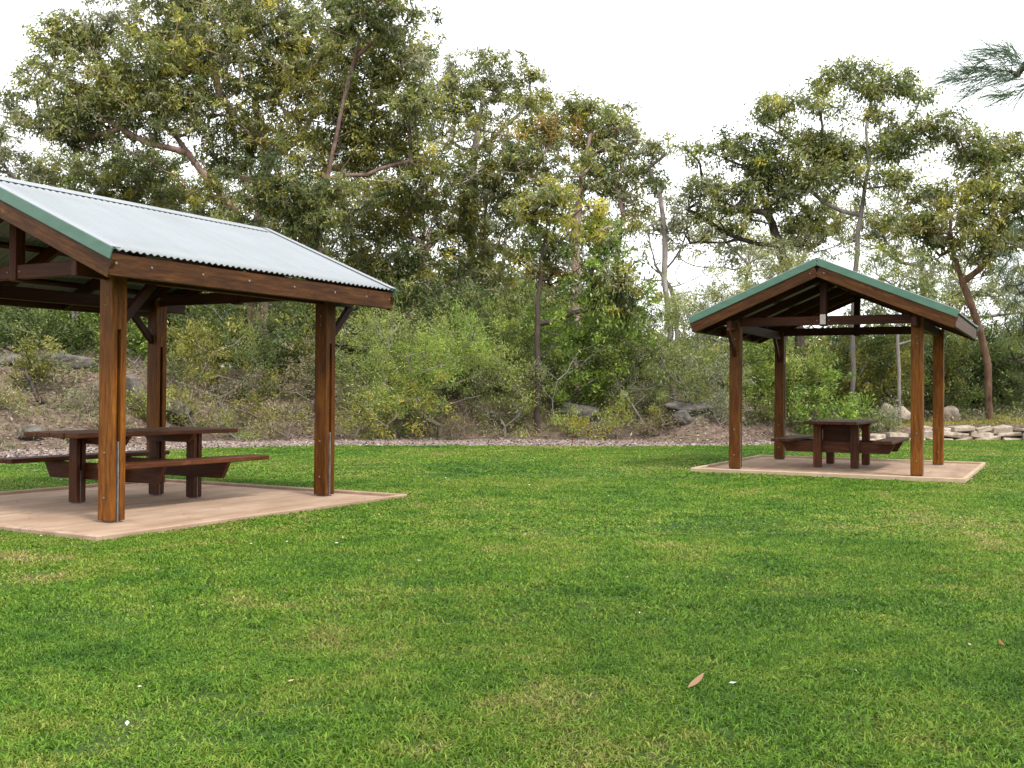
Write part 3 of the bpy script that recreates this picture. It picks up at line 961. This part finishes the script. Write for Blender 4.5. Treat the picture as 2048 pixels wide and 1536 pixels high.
tree('gum_tree', 'gum at the right edge with leaning orange brown trunk beside the distant roof', 'tree', 31,
     [(1980, 850), (1976, 730), (1958, 655), (1925, 565), (1905, 500)],
     [(1880, 240, 44, 16), (1860, 268, 38, 18), (1920, 268, 36, 20), (1932, 300, 44, 24), (2000, 290, 46, 22, 'olive'), (2040, 310, 38, 26), (1962, 340, 55, 30), (1850, 402, 44, 28, 'olive'),
      (1920, 390, 62, 30, 'olive'), (2000, 380, 55, 34), (2050, 385, 40, 46), (1830, 450, 38, 24, 'yellow'), (1900, 450, 62, 34, 'olive'), (1980, 450, 55, 36, 'olive'), (1950, 500, 55, 30),
      (2030, 470, 46, 44), (1880, 500, 40, 24), (2110, 350, 60, 60)],
     'gum', 'bark_orange', dens=1.1, root_r=.10, fill=.4, group=GT)
tree('she_oak', 'blue green fine leaved she oak hanging at the right edge beside the orange trunk', 'tree', 29.5,
     [(2075, 860), (2070, 700), (2060, 580), (2060, 500)],
     [(2040, 560, 34, 50), (2050, 640, 40, 50), (2070, 490, 40, 50), (2030, 700, 30, 40, 'dark'), (2090, 600, 40, 60)],
     'blue', 'bark_dark', leaf=(.30, .010), droop=1.2, dens=.8, per=70, root_r=.1)

BT = 'gum trees standing further back in the bush'
for px, label, cl in (
    (230, 'hazy grey green gum further back, filling in above the near roof ridge', [(60, 420), (140, 350), (230, 330), (330, 350), (420, 380), (250, 430), (500, 330), (360, 460)]),
    (650, 'hazy gum further back behind the tall crown in the middle of the left group', [(560, 480), (650, 420), (740, 380), (820, 430), (700, 520), (600, 560), (820, 550), (780, 300)]),
    (1010, 'hazy gum further back behind the slim skyline gum', [(900, 380), (980, 330), (1050, 400), (960, 480), (1060, 500), (1130, 430), (900, 560), (1010, 590), (1120, 560)]),
    (1240, 'hazy gum further back beside the thin straggly grey gum', [(1180, 480), (1220, 430), (1210, 560), (1160, 610)]),
    (1500, 'hazy gum further back between the dark limbed gum and the umbrella crown', [(1400, 440), (1470, 480), (1540, 520), (1620, 480), (1660, 430), (1600, 560)]),
    (1850, 'hazy gum further back behind the right roof slope of the distant shelter', [(1760, 440), (1800, 500), (1860, 560), (1780, 400), (1930, 580), (1990, 560), (2050, 600), (1880, 620)])):
    tree('gum_tree', label, 'tree', rng.uniform(38.5, 41.5), [(px, 790), (px + 5, 680), (px - 8, 560), (px + 4, 450)],
         [(x, y, rng.uniform(45, 75), rng.uniform(32, 50), ['grey', 'pale', 'gum', 'olive'][rng.integers(0, 4)]) for x, y in cl], 'grey', 'bark_grey', dens=.42, tip=.012, root_r=.11, crad=.22, group=BT)

# dead tree and pale wattles left of the distant roof
WG = 'pale wattles behind the distant shelter'
tree('wattle', 'pale feathery wattle on the left of the distant shelter roof', 'small tree', 29.5,
     [(1470, 840), (1465, 740), (1470, 640), (1490, 560)],
     [(1450, 560, 50, 30), (1520, 535, 50, 32), (1580, 515, 50, 34), (1395, 605, 50, 32), (1480, 605, 60, 34), (1340, 625, 44, 34), (1420, 655, 50, 34), (1540, 590, 50, 34)],
     'pale', 'bark_grey', leaf=(.11, .022), droop=.2, dens=.75, per=75, tip=.004, root_r=.05, group=WG)
tree('wattle', 'pale feathery wattle on the right slope of the distant shelter roof', 'small tree', 29.5,
     [(1800, 850), (1798, 740), (1795, 640), (1785, 570)],
     [(1755, 535, 44, 30), (1800, 560, 44, 30), (1830, 525, 30, 26), (1842, 590, 32, 28), (1865, 640, 26, 26), (1770, 600, 40, 30)],
     'wisp', 'bark_grey', leaf=(.11, .022), droop=.2, dens=.75, per=70, tip=.004, root_r=.05, group=WG)

# ------------------------------------------------------------------ shrubs
def shrub(name, label, px, pyb, w, h, d, pal, leaf=(.085, .020), dens=1.0, per=60, droop=0.0, lean=0, cat='shrub', bark_m='bark_grey', crad=.17, group='bushes along the foot of the bank', pal2=None, up=0.0):
    """px, pyb: foot of the bush; w, h in sight units"""
    s = d / FPX; b0 = at(px, pyb, d); b0[2] = float(H(b0[0], b0[1])) - .04
    root = empty(name, tuple(b0)); W2, HH = w * s / 2, h * s
    sk = Skel([(0, 0, 0), (0, 0, HH * .12)])
    nc = max(4, int(5 + W2 * HH * 1.6))
    ctr = []
    for k in range(nc):
        u = rng.uniform(-1, 1); zf = rng.uniform(.25, .92)
        lim = math.sqrt(max(.08, 1 - (zf - .35) ** 2 / .42))
        ctr.append(np.array([u * W2 * lim * .85 + lean * zf * s, rng.uniform(-.75, .75) * min(W2, 1.6) * lim, zf * HH]))
    ctr.sort(key=lambda c: c[2])
    LV, LC = [], []
    for c in ctr:
        sk.grow(c, .35, skip=0)
    for c in ctr:
        rx = rng.uniform(.30, .5) * min(W2, 1.5); rz = rng.uniform(.18, .30) * HH
        ns = max(5, int(dens * 19 * rx * rz / .22)); pl = pal if (pal2 is None or rng.uniform() < .6) else pal2
        v = np.clip(rng.normal(0, .75, (ns, 3)), -1.9, 1.7)
        S = c + v * np.array([rx, rx, rz]); S[:, 2] = np.maximum(S[:, 2], .06)
        t0 = rng.uniform(.28, .68)
        for q, vv in zip(S, v):
            sk.grow(q, .22)
            m = int(per * rng.uniform(.6, 1.4)); rr = crad * rng.uniform(.7, 1.4)
            g = rng.normal(0, 1, (m, 3)) * rr * np.array([.6, .6, .55 + up * .4])
            o = unit(vv * .5 + rng.normal(0, .25, 3)); o[2] += .35 + up
            LV.append(leaf_quads(q + g, leaf[0], leaf[1], droop, unit(o[None]) * 1.0)); LC.append(pal_color(pl, m, t0 + rng.normal(0, .18)))
    V = np.concatenate(LV).reshape(-1, 3)
    me = mesh_np('foliage', V, np.arange(len(V)).reshape(-1, 4), 4); face_colors(me, np.concatenate(LC))
    link('foliage', me, root, M['leaf'])
    r = sk.radii(.006); TV, TF = sk.tubes(r, .0061, 5)
    link('stems', mesh_np('stems', TV, TF, 4), root, M[bark_m])
    tag(root, label, cat, group); return root


SG = 'bushes along the foot of the bank'
shrub('feathery_bush', 'biggest feathery light green bush, right of the near shelter right post', 880, 872, 320, 215, 28, 'wisp', pal2='bright', dens=.9)
shrub('feathery_bush', 'light green bush whose top shows beside the knee brace of the near right post', 740, 850, 170, 230, 28.6, 'wisp', dens=.8, pal2='pale')
shrub('feathery_bush', 'feathery bush merging into the right side of the biggest light green bush', 1010, 865, 170, 175, 28.4, 'wisp', dens=.8, pal2='grey')
shrub('leafy_bush', 'darker leafy bush right of the thin black trunk', 1175, 810, 210, 230, 29.4, 'bright', leaf=(.12, .035), dens=.7, pal2='dark')
shrub('grey_bush', 'tall grey green bush left of the distant shelter posts', 1375, 810, 180, 210, 29.3, 'grey', pal2='wisp', dens=.75)
shrub('grey_bush', 'low grey green bush close to the left front post of the distant shelter', 1440, 815, 130, 120, 29, 'grey', dens=.7, pal2='wisp')
shrub('leafy_bush', 'bright leafy bush seen between the left posts of the distant shelter', 1620, 850, 170, 150, 29.5, 'bright', leaf=(.12, .04), dens=.8, pal2='wisp')
shrub('leafy_bush', 'olive bush filling the middle opening of the distant shelter', 1735, 840, 190, 200, 32.5, 'olive', leaf=(.11, .035), dens=.8, pal2='dark')
shrub('leafy_bush', 'bright low bush just above the dark picnic table top', 1705, 850, 120, 70, 29.2, 'bright', leaf=(.12, .04), dens=.9)
shrub('leafy_bush', 'olive bush behind the right pair of posts of the distant shelter', 1850, 845, 150, 190, 33.5, 'olive', leaf=(.11, .035), dens=.8, pal2='dark')
shrub('leafy_bush', 'dark leafy bush under the orange trunked gum at the right', 1925, 840, 150, 170, 34.2, 'dark', leaf=(.12, .04), dens=.9)
shrub('leafy_bush', 'dark leafy bush at the far right edge behind the stone wall', 2040, 845, 170, 190, 34.2, 'dark', leaf=(.12, .04), dens=.9)
shrub('leafy_bush', 'dark green bush at the far left edge on top of the bank', 40, 770, 190, 170, 29, 'dark', leaf=(.12, .04), dens=.8, pal2='bright')
shrub('leafy_bush', 'green bush on the bank seen left of the near front post', 150, 760, 150, 150, 29.5, 'bright', leaf=(.12, .04), dens=.7, pal2='dark')
shrub('leafy_bush', 'green bush on the bank between the near front post and rear post', 268, 765, 110, 150, 29.5, 'bright', leaf=(.11, .035), dens=.7, pal2='dark')
shrub('feathery_bush', 'low olive bush just right of the near shelter rear post', 390, 850, 150, 100, 26.8, 'olive', dens=.8, pal2='wisp')
shrub('grey_bush', 'tangled brownish bush under the middle of the near shelter eave', 520, 850, 170, 110, 27.8, 'brown', dens=.6, pal2='olive')
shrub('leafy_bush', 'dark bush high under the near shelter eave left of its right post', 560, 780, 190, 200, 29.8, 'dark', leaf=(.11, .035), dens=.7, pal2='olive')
shrub('leafy_bush', 'olive bush under the near eave above the picnic table', 420, 770, 170, 170, 29.8, 'dark', leaf=(.11, .035), dens=.75, pal2='olive')  # darker leaf palette puts the shade under the eave into the colour
shrub('feathery_bush', 'green brown bush directly left of the near right post', 620, 855, 110, 150, 27.6, 'dark', dens=.75, pal2='brown')
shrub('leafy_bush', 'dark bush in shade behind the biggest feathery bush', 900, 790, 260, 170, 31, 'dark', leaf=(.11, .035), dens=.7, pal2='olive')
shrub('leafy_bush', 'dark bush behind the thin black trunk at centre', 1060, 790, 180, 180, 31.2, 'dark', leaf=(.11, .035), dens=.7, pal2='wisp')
shrub('feathery_bush', 'small upright green bush at the gravel edge left of the distant shelter', 1235, 868, 80, 75, 28, 'wisp', dens=1.0, pal2='yellow')
shrub('feathery_bush', 'low yellow green bush at the gravel edge right of the thin black trunk', 1135, 868, 110, 48, 28, 'yellow', dens=.9, pal2='wisp')
shrub('feathery_bush', 'yellow green bush in front of the biggest feathery bush on its left side', 790, 874, 190, 130, 27.2, 'wisp', dens=.8, pal2='yellow')
shrub('feathery_bush', 'tall wispy bush rising behind the biggest feathery bush', 930, 800, 240, 160, 30, 'wisp', dens=.6, pal2='pale')
shrub('feathery_bush', 'wispy green bush on the left bank above the near table end', 440, 800, 220, 150, 28.6, 'olive', dens=.65, pal2='dark')  # leaf colours darkened for the shaded zone behind the near shelter
shrub('feathery_bush', 'pale wispy bush between the thin black trunk and the litter mound', 1260, 810, 170, 190, 29.8, 'pale', dens=.7, pal2='wisp')
shrub('leafy_bush', 'green bush at the back of the distant shelter left opening', 1510, 820, 130, 190, 30.6, 'wisp', leaf=(.11, .035), dens=.8, pal2='bright')
shrub('feathery_bush', 'small dry bush on the litter mound left of the distant shelter', 1320, 862, 80, 60, 28, 'brown', dens=.6, pal2='olive')
shrub('feathery_bush', 'small grey green bush against the left front post of the distant shelter', 1440, 862, 60, 60, 28, 'grey', dens=.8)
shrub('feathery_bush', 'grey twiggy bush right of the dark picnic table', 1775, 872, 80, 60, 29, 'grey', dens=.9, pal2='wisp')
shrub('feathery_bush', 'straw coloured dry tussock at the foot of the biggest feathery bush', 905, 880, 70, 40, 27.4, 'brown', dens=.9, leaf=(.18, .010), up=.8)
shrub('sapling', 'thin sapling with few leaves leaning near the left edge behind the picnic table', 75, 835, 60, 110, 25, 'olive', dens=.4, leaf=(.10, .03), bark_m='bark_dark', cat='sapling')

shrub('feathery_bush', 'low olive brown bush on the bank at far left above the bench', 20, 835, 90, 50, 23, 'brown', dens=.7, pal2='olive')
shrub('leafy_bush', 'dark low bush on the bank right of the thin leaning sapling', 115, 800, 100, 70, 25.5, 'dark', leaf=(.10, .03), dens=.8, pal2='brown')
shrub('leafy_bush', 'dark bush at the crest of the bank just left of the near front post', 95, 765, 200, 120, 28.5, 'dark', leaf=(.11, .035), dens=.8)
shrub('feathery_bush', 'dead brown bush low on the bank behind the near front post', 225, 838, 90, 50, 23.8, 'brown', dens=.7, pal2='dark')
shrub('leafy_bush', 'small green bush on the bank beside the upright dark rock', 300, 830, 90, 70, 25.5, 'olive', leaf=(.10, .03), dens=.8, pal2='wisp')
shrub('feathery_bush', 'low grey brown bush on the bank left of the near front post', 175, 815, 80, 50, 24.5, 'brown', dens=.7, pal2='grey')
shrub('feathery_bush', 'brown twiggy bush at the gravel edge under the near eave', 475, 862, 110, 60, 25.8, 'brown', dens=.6, pal2='wisp')
shrub('feathery_bush', 'olive bush at the gravel edge just left of the near right post', 575, 866, 90, 70, 26.4, 'olive', dens=.7, pal2='brown')
shrub('feathery_bush', 'shaded olive bush at the gravel edge just right of the near right post', 710, 868, 110, 90, 26.6, 'olive', dens=.8, pal2='wisp')

# ------------------------------------------------------------------ far wood beyond the bank, one mass
LV, LC, tv, tf = [], [], [], []
nb = 0
for k in range(900):
    px = rng.uniform(-500, 2500)
    if 1270 < px < 1480 and rng.uniform() < .7: continue
    d = rng.uniform(37, 50); b0 = at(px, 780, d); z0 = float(H(b0[0], d))
    hgt = rng.uniform(1.4, 5.0) * (.62 if px > 1250 else 1)
    c = np.array([b0[0], d, z0 + hgt * .62])
    m = 420
    v = unit(rng.normal(0, 1, (m, 3))) * (rng.uniform(0, 1, (m, 1)) ** .5)
    v[:, 2] *= hgt * .5; v[:, :2] *= rng.uniform(.8, 1.8)
    cl = rng.normal(0, .25, (30, 3))
    P = c + v + cl[rng.integers(0, 30, m)]
    P[:, 2] = np.maximum(P[:, 2], z0)
    LV.append(leaf_quads(P, .30, .10, .3))
    LC.append(pal_color(['dark', 'gum', 'olive', 'dark', 'grey'][k % 5], m, rng.uniform(.3, .6)))
V = np.concatenate(LV).reshape(-1, 3)
me = mesh_np('far_wood', V, np.arange(len(V)).reshape(-1, 4), 4); face_colors(me, np.concatenate(LC))
tag(link('far_wood', me, None, M['leaf']), 'mass of dim bushland filling in behind the front trees', 'bushland', kind='stuff')

# ------------------------------------------------------------------ ground cover on the bank
def scatter_ground(n, y0, y1, pxa, pxb, fn):
    PXs = rng.uniform(pxa, pxb, n); Y = rng.uniform(y0, y1, n); X = (PXs - 1024) / FPX * Y
    p = pxof(X, Y); e = np.interp(p, PX, T_EDGE); gwid = np.interp(p, PX, T_GW)
    keep = fn(Y - e, gwid, p); return X[keep], Y[keep]


# litter: bark chips and dead leaves lying on gravel and bank
X, Y = scatter_ground(90000, 16, 38, -300, 2300, lambda b, g, p: (b > -.2) & (rng.uniform(0, 1, len(b)) < np.where(b < g, .75, .55)) & (p < 1800))
n = len(X); Z = np.maximum(H(X, Y), LZ + .012) + .008
P = np.stack([X, Y, Z], 1)
u = unit(np.stack([rng.normal(0, 1, n), rng.normal(0, 1, n), rng.normal(0, .28, n)], 1)); wv = unit(np.cross(u, np.stack([rng.normal(0, .35, n), rng.normal(0, .35, n), np.ones(n)], 1)))
l = rng.uniform(.04, .13, (n, 1)); ww = rng.uniform(.015, .05, (n, 1))
V = np.stack([P - u * l / 2, P + wv * ww / 2, P + u * l / 2, P - wv * ww / 2], 1).reshape(-1, 3)
pal = np.array([(.31, .255, .23), (.22, .165, .14), (.13, .09, .075), (.06, .045, .038), (.36, .31, .28), (.24, .165, .125), (.18, .15, .135)])
C = pal[rng.integers(0, len(pal), n)] * rng.uniform(.7, 1.2, (n, 1))
me = mesh_np('leaf_litter', V, np.arange(len(V)).reshape(-1, 4), 4); face_colors(me, C)
tag(link('leaf_litter', me, None, M['litter']), 'pinkish brown bark chips and dead leaves on the gravel and bank', 'leaf litter', kind='stuff')

# undergrowth: low tufts and seedlings on the bank
X, Y = scatter_ground(3400, 18, 40, -300, 2300, lambda b, g, p: (b > g + .4) & (rng.uniform(0, 1, len(b)) < np.where(p < 650, .6, .9)))
LV, LC = [], []
for x, y in zip(X, Y):
    m = rng.integers(18, 46); sz = rng.uniform(.12, .36); z = float(H(x, y))
    g = rng.normal(0, 1, (m, 3)) * np.array([sz, sz, sz * .45]); g[:, 2] = np.abs(g[:, 2]) + .03
    LV.append(leaf_quads(np.array([x, y, z]) + g, .13, .028, -.5)); LC.append(pal_color(['olive', 'brown', 'dark', 'dark', 'brown', 'grey'][rng.integers(0, 6)], m, rng.uniform(.3, .6)))
V = np.concatenate(LV).reshape(-1, 3)
me = mesh_np('undergrowth', V, np.arange(len(V)).reshape(-1, 4), 4); face_colors(me, np.concatenate(LC))
tag(link('undergrowth', me, None, M['leaf']), 'low mixed green and brown undergrowth covering the bank', 'undergrowth', kind='stuff')

# fallen white petals and leaves sprinkled on the grass
LV, LC = [], []
n = 300
Y = np.sqrt(rng.uniform(3.4 ** 2, 24 ** 2, n)); X = rng.uniform(-1, 1, n) * .47 * Y
P = np.stack([X, Y, np.full(n, LZ + .036)], 1)
for sh in SH:
    la, ll = local(sh, X, Y); ok = ~((np.abs(la - sh['so'][0]) < SA + .05) & (np.abs(ll - sh['so'][1]) < SL + .05)); X, Y, P = X[ok], Y[ok], P[ok]
P = np.concatenate([P, SLAB_LITTER]); n = len(P)
V = leaf_quads(P, .032, .014, 0); V[..., 2] = P[:, None, 2] + (V[..., 2] - P[:, None, 2]) * .4
pal = np.array([(.55, .5, .42), (.5, .42, .3), (.42, .30, .17), (.6, .58, .5), (.30, .19, .1)])
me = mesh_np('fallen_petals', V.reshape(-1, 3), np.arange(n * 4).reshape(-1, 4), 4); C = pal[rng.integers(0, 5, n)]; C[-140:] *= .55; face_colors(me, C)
tag(link('fallen_petals', me, None, M['litter']), 'scattered pale petals and dry leaf bits lying on lawn and slabs', 'petals', kind='stuff')


def dead_leaf(label, px, py, ln, col, ang):
    d = CAMZ * FPX / (py - HY); p = at(px, py, d)
    b = MB(); n = 7; V, F = [], []
    for k in range(n):
        t = k / (n - 1); wd = math.sin(math.pi * (t * .92 + .04)) ** .8 * ln * .11
        V += [((t - .5) * ln, -wd, .012 + .02 * (t - .5) ** 2), ((t - .5) * ln, 0, .004 + .05 * (t - .5) ** 2), ((t - .5) * ln, wd, .012 + .02 * (t - .5) ** 2)]
    for k in range(n - 1):
        a = 3 * k; F += [(a, a + 3, a + 4, a + 1), (a + 1, a + 4, a + 5, a + 2)]
    me = mesh_np('fallen_leaf', V, F, 4); face_colors(me, np.tile(col, (len(F), 1)))
    o = link('fallen_leaf', me, None, M['litter']); o.location = (p[0], p[1], LZ + .034); o.rotation_euler = (.1, -.25, ang)
    tag(o, label, 'leaf', 'fallen gum leaves on the lawn')


dead_leaf('long tan fallen leaf lying on the foreground grass right of centre', 1392, 1405, .13, (.26, .16, .085), .9)
dead_leaf('short orange brown fallen leaf on the grass near the right edge', 2002, 1318, .07, (.24, .10, .04), 1.5)

# ------------------------------------------------------------------ rocks, wall, dead wood
def rock(label, px, py, w, h, d, mat='rock', seed=1, group='grey rocks on the bank', cat='rock', rough=.28, name='rock', sink=.3):
    p = at(px, py, d); s = d / FPX; W2, HH = w * s / 2, h * s
    z = float(H(p[0], p[1]))
    import bmesh
    bm = bmesh.new(); bmesh.ops.create_icosphere(bm, subdivisions=4, radius=1.0)
    r2 = np.random.default_rng(seed); K = r2.normal(0, 1, (9, 3)); K /= np.linalg.norm(K, axis=1)[:, None]; off = r2.uniform(.55, .95, 9)
    ph = r2.uniform(0, 6, (6, 3))
    for v in bm.verts:
        c = np.array(v.co)
        if rough > .15:
            for k, o in zip(K, off):
                dd = c @ k
                if dd > o: c = c - k * (dd - o) * .85
        nse = sum(math.sin(c[0] * f + a[0]) * math.sin(c[1] * f + a[1]) * math.sin(c[2] * f * 1.3 + a[2]) / f for f, a in zip((2, 3, 5, 8, 12, 17), ph))
        c = c * (1 + nse * rough)
        v.co = (c[0] * W2, c[1] * min(W2, HH * 1.2), c[2] * HH * .62)
    me = bpy.data.meshes.new(name); bm.to_mesh(me); bm.free()
    me.polygons.foreach_set('use_smooth', np.ones(len(me.polygons), bool))
    o = link(name, me, None, M[mat]); o.location = (p[0], p[1], z + HH * (.5 - sink * .5)); o.rotation_euler = (0, 0, r2.uniform(-.4, .4))
    tag(o, label, cat, group); return o


rock('low grey rock above the far end of the near picnic table at left', 65, 845, 60, 28, 22.3, seed=2)
rock('grey rock just left of the near front post, beside the low grey rock', 140, 848, 60, 22, 22.6, seed=3)
rock('wide grey ledge rock on the bank left of the near front post', 130, 785, 120, 26, 27, seed=4)
rock('grey ledge rock at the far left edge of the bank', 15, 778, 80, 26, 27, seed=5)
rock('dark upright rock between the near front post and rear post', 265, 800, 50, 65, 26.5, seed=6)
rock('grey ledge rock under the middle of the near eave', 470, 745, 110, 30, 29.4, seed=7)
rock('flat grey ledge stone at the foot of the bank behind the near table', 215, 858, 70, 20, 22.8, seed=21)
rock('broad grey ledge high on the bank near the left edge of the photo', 90, 755, 120, 26, 28, seed=22)
rock('rough grey stone half hidden right of the near rear post', 350, 800, 70, 40, 27, seed=23)
rock('dark overhanging ledge rock right of the thin black trunk', 1150, 825, 110, 38, 29.4, seed=8)
rock('grey ledge rock on the litter mound left of the distant shelter', 1385, 825, 110, 30, 28.8, seed=9)
rock('small grey rock at the foot of the litter mound', 1365, 858, 40, 30, 28.2, seed=10)
rock('dark ledge rock behind the grey upright bush under the near eave', 580, 810, 90, 34, 28.2, seed=11)
BG = 'pale boulders on the grass above the stone wall'
rock('round pale boulder right of the distant shelter back right post', 1896, 842, 50, 32, 30.9, 'pale_rock', 12, BG, 'boulder', .19, 'boulder', .1)
rock('pale boulder between the dark table and the right front post', 1806, 842, 42, 28, 30.7, 'pale_rock', 13, BG, 'boulder', .19, 'boulder', .1)
rock('small pale boulder left of the other two', 1772, 842, 32, 26, 30.8, 'pale_rock', 14, BG, 'boulder', .19, 'boulder', .1)

# low dry-stone wall along the right lawn edge
b = MB(); r2 = random.Random(4)
U0 = 1700
u = U0
base = None
rows = 3
for row in range(rows):
    u = 1690 + row * 11
    while u < 2600:
        wpx = r2.uniform(14, 62); um = u + wpx / 2; e = float(np.interp(um, PX, T_EDGE)) + .10
        x = (um - 1024) / FPX * e; wm = wpx / FPX * e * .96; hh = .135 + r2.uniform(-.045, .045)
        e2 = float(np.interp(um + 20, PX, T_EDGE)) + .10; x2 = (um + 20 - 1024) / FPX * e2
        dv = np.array([x2 - x, e2 - e, 0]); dv /= np.linalg.norm(dv)
        nv = np.array([-dv[1], dv[0], 0]); tl = r2.uniform(-.12, .12)
        dv2 = dv + np.array([0, 0, tl]); dv2 /= np.linalg.norm(dv2); uv = np.cross(dv2, nv); uv = uv if uv[2] > 0 else -uv
        hgt = .07 + row * .135
        taper = 1 if um > 1790 else max(.3, (um - 1660) / 130)
        if not (row == 2 and (um < 1830 or r2.random() < .3)):
            b.box((x + r2.uniform(-.01, .01), e + r2.uniform(-.03, .03) + row * .03, hgt * taper + r2.uniform(-.008, .008)), (wm * 1.05, .34, hh * 1.04), [dv2, nv, uv], ch=.022, jit=.030)
        u += wpx
wl = b.build('stone_wall', M['pale_rock'])
tag(wl, 'low pale dry stone retaining wall along the lawn edge at right', 'wall')
# mown grass on the terrace above the wall
tv = []
LV, LC = [], []
X, Y = scatter_ground(30000, 29.6, 34, 1740, 2500, lambda b, g, p: (b > .35) & (b < 2.6))
n = len(X); P = np.stack([X, Y, H(X, Y) + .02], 1)
V = leaf_quads(P, .08, .02, -1.2); me = mesh_np('terrace_grass', V.reshape(-1, 3), np.arange(4 * n).reshape(-1, 4), 4); face_colors(me, pal_color('yellow', n, .45))
tag(link('terrace_grass', me, None, M['leaf']), 'yellow green grass on the terrace above the stone wall', 'grass', kind='stuff')


def dead_wood(label, name, px, pyb, d, targets, mat, r0, group=None, cat='dead branch', shift=None, tip=.006):
    b0 = at(px, pyb, d); b0[2] = float(H(b0[0], b0[1])) - .03
    T = [at(x, y, d + (q[0] if q else rng.uniform(-.5, .5))) - b0 for x, y, *q in targets]
    sk = Skel([(0, 0, 0), np.array(T[0]) * .12])
    for t in T: sk.grow(np.array(t), .3)
    for t in T:
        for k in range(3): sk.grow(np.array(t) + rng.normal(0, .28, 3) + np.array([0, 0, .15]), .2)
    r = sk.radii(tip); r = r * (1 + (r0 / r[0] - 1) * np.clip(r / r[0], 0, 1) ** .5)
    V, F = sk.tubes(r, 0, 6); me = mesh_np(name, V, F, 4); me.polygons.foreach_set('use_smooth', np.ones(len(F), bool))
    o = link(name, me, None, M[mat]); o.location = tuple(b0); tag(o, label, cat, group); return o


dead_wood('bare grey dead tree left of the distant roof with forked leafless limbs', 'dead_tree', 1345, 740, 33, [(1330, 560), (1300, 490), (1360, 500), (1375, 440), (1320, 520), (1385, 560), (1290, 560)], 'bark_pale', .07, cat='dead tree')
dead_wood('heap of grey fallen branches on the mound left of the distant shelter', 'fallen_branches', 1300, 805, 28.6, [(1240, 775), (1270, 765), (1320, 770), (1355, 775), (1360, 790), (1290, 780), (1330, 760)], 'bark_grey', .03, tip=.006)
dead_wood('bare twigs leaning right of the black trunk at centre', 'bare_sapling', 1100, 868, 27.9, [(1105, 800), (1115, 760), (1160, 700), (1150, 740)], 'bark_grey', .014, cat='sapling')
dead_wood('pale dead branch curved above the mound beside the distant left post', 'fallen_branches', 1440, 800, 28.8, [(1425, 770), (1455, 775), (1400, 785), (1450, 750)], 'bark_grey', .016)
dead_wood('small dark leaning stump trunk behind the near table at left', 'dead_stump', 90, 845, 24.5, [(75, 800), (60, 760), (52, 730)], 'bark_dark', .05, cat='stump')

# thin marker stick standing at the lawn edge
d = 24.3; p = at(1143, 905, d); b = MB()
b.bar((0, 0, -.02), (.05, .02, .42), .022, .022, up=(0, 1, 0), ch=.003)
o = b.build('stick', M['timber_table']); o.location = (p[0], d, LZ)
tag(o, 'thin wooden stick standing upright at the far lawn edge', 'stick')

# ------------------------------------------------------------------ she-oak beside the camera at right (trunk out of view)
def overhang():
    base = np.array([4.7, 1.2, LZ]); root = empty('overhanging_she_oak', tuple(base))
    sk = Skel([(0, 0, -.05)] + [(.05 * math.sin(k), .04 * math.cos(k * 2), k * .6) for k in range(1, 13)])
    nt0 = len(sk.p); d = 7.4
    tips = [(2050, 128, 0), (2000, 118, -.1), (1965, 118, -.12), (2035, 150, .1), (2090, 150, .2), (2120, 120, 0), (2220, 120, .1)]
    T = [at(x, y, d + q) - base for x, y, q in tips]
    T.sort(key=lambda t: -t[0])
    for t in T: sk.grow(t, .12)
    for t in T:
        for k in range(5): sk.grow(t + rng.normal(0, 1, 3) * np.array([.12, .16, .03]) + np.array([-.10, 0, -.03]), .07)
    nfr = len(sk.p)
    for k in range(46):                                   # the crown overhead, out of the picture
        v = unit(rng.normal(0, 1, 3)) * rng.uniform(.3, 1) ** .5
        sk.grow(np.array([v[0] * 2.9, v[1] * 2.9 - .2, 7.0 + v[2] * 1.6]), .3)
    P = np.array(sk.p); par = np.array(sk.par); LV, LC = [], []
    for i in range(nt0, len(P)):
        fr = i < nfr
        if fr and not (P[i][1] > 4.2): continue
        if not fr and P[i][2] < 5.2: continue
        dr = unit(P[i] - P[par[i]]); m = 18 if fr else 34
        q = P[i] + rng.normal(0, .012, (m, 3)) + dr * rng.uniform(-.06, .06, (m, 1))
        ln = rng.uniform(.14, .30, (m, 1)) * (1 if fr else 1.5)
        u = unit(dr * .7 + rng.normal(0, .32, (m, 3)) + np.array([-.75, 0, -.10])); wv = unit(np.cross(u, rng.normal(0, 1, (m, 3)))) * (.0022 if fr else .012)
        mid = q + u * ln * .55; tp = mid + unit(u + np.array([0, 0, -.25])) * ln * .5
        LV += [np.stack([q - wv, q + wv, mid + wv, mid - wv], 1), np.stack([mid - wv, mid + wv, tp + wv * .3, tp - wv * .3], 1)]
        c = pal_color('blue', m, .3); LC += [c, c]
    V = np.concatenate(LV).reshape(-1, 3); me = mesh_np('foliage', V, np.arange(len(V)).reshape(-1, 4), 4); face_colors(me, np.concatenate(LC))
    link('foliage', me, root, M['leaf'])
    r = sk.radii(.0022); r = r * (1 + (.14 / r[0] - 1) * np.clip((r / r[0] - .3) / .7, 0, 1))
    TV, TF = sk.tubes(r, 0, 7); link('trunk', mesh_np('trunk', TV, TF, 4), root, M['bark_grey'])
    tag(root, 'near she oak whose needle fronds reach in at the top right corner', 'tree')


overhang()
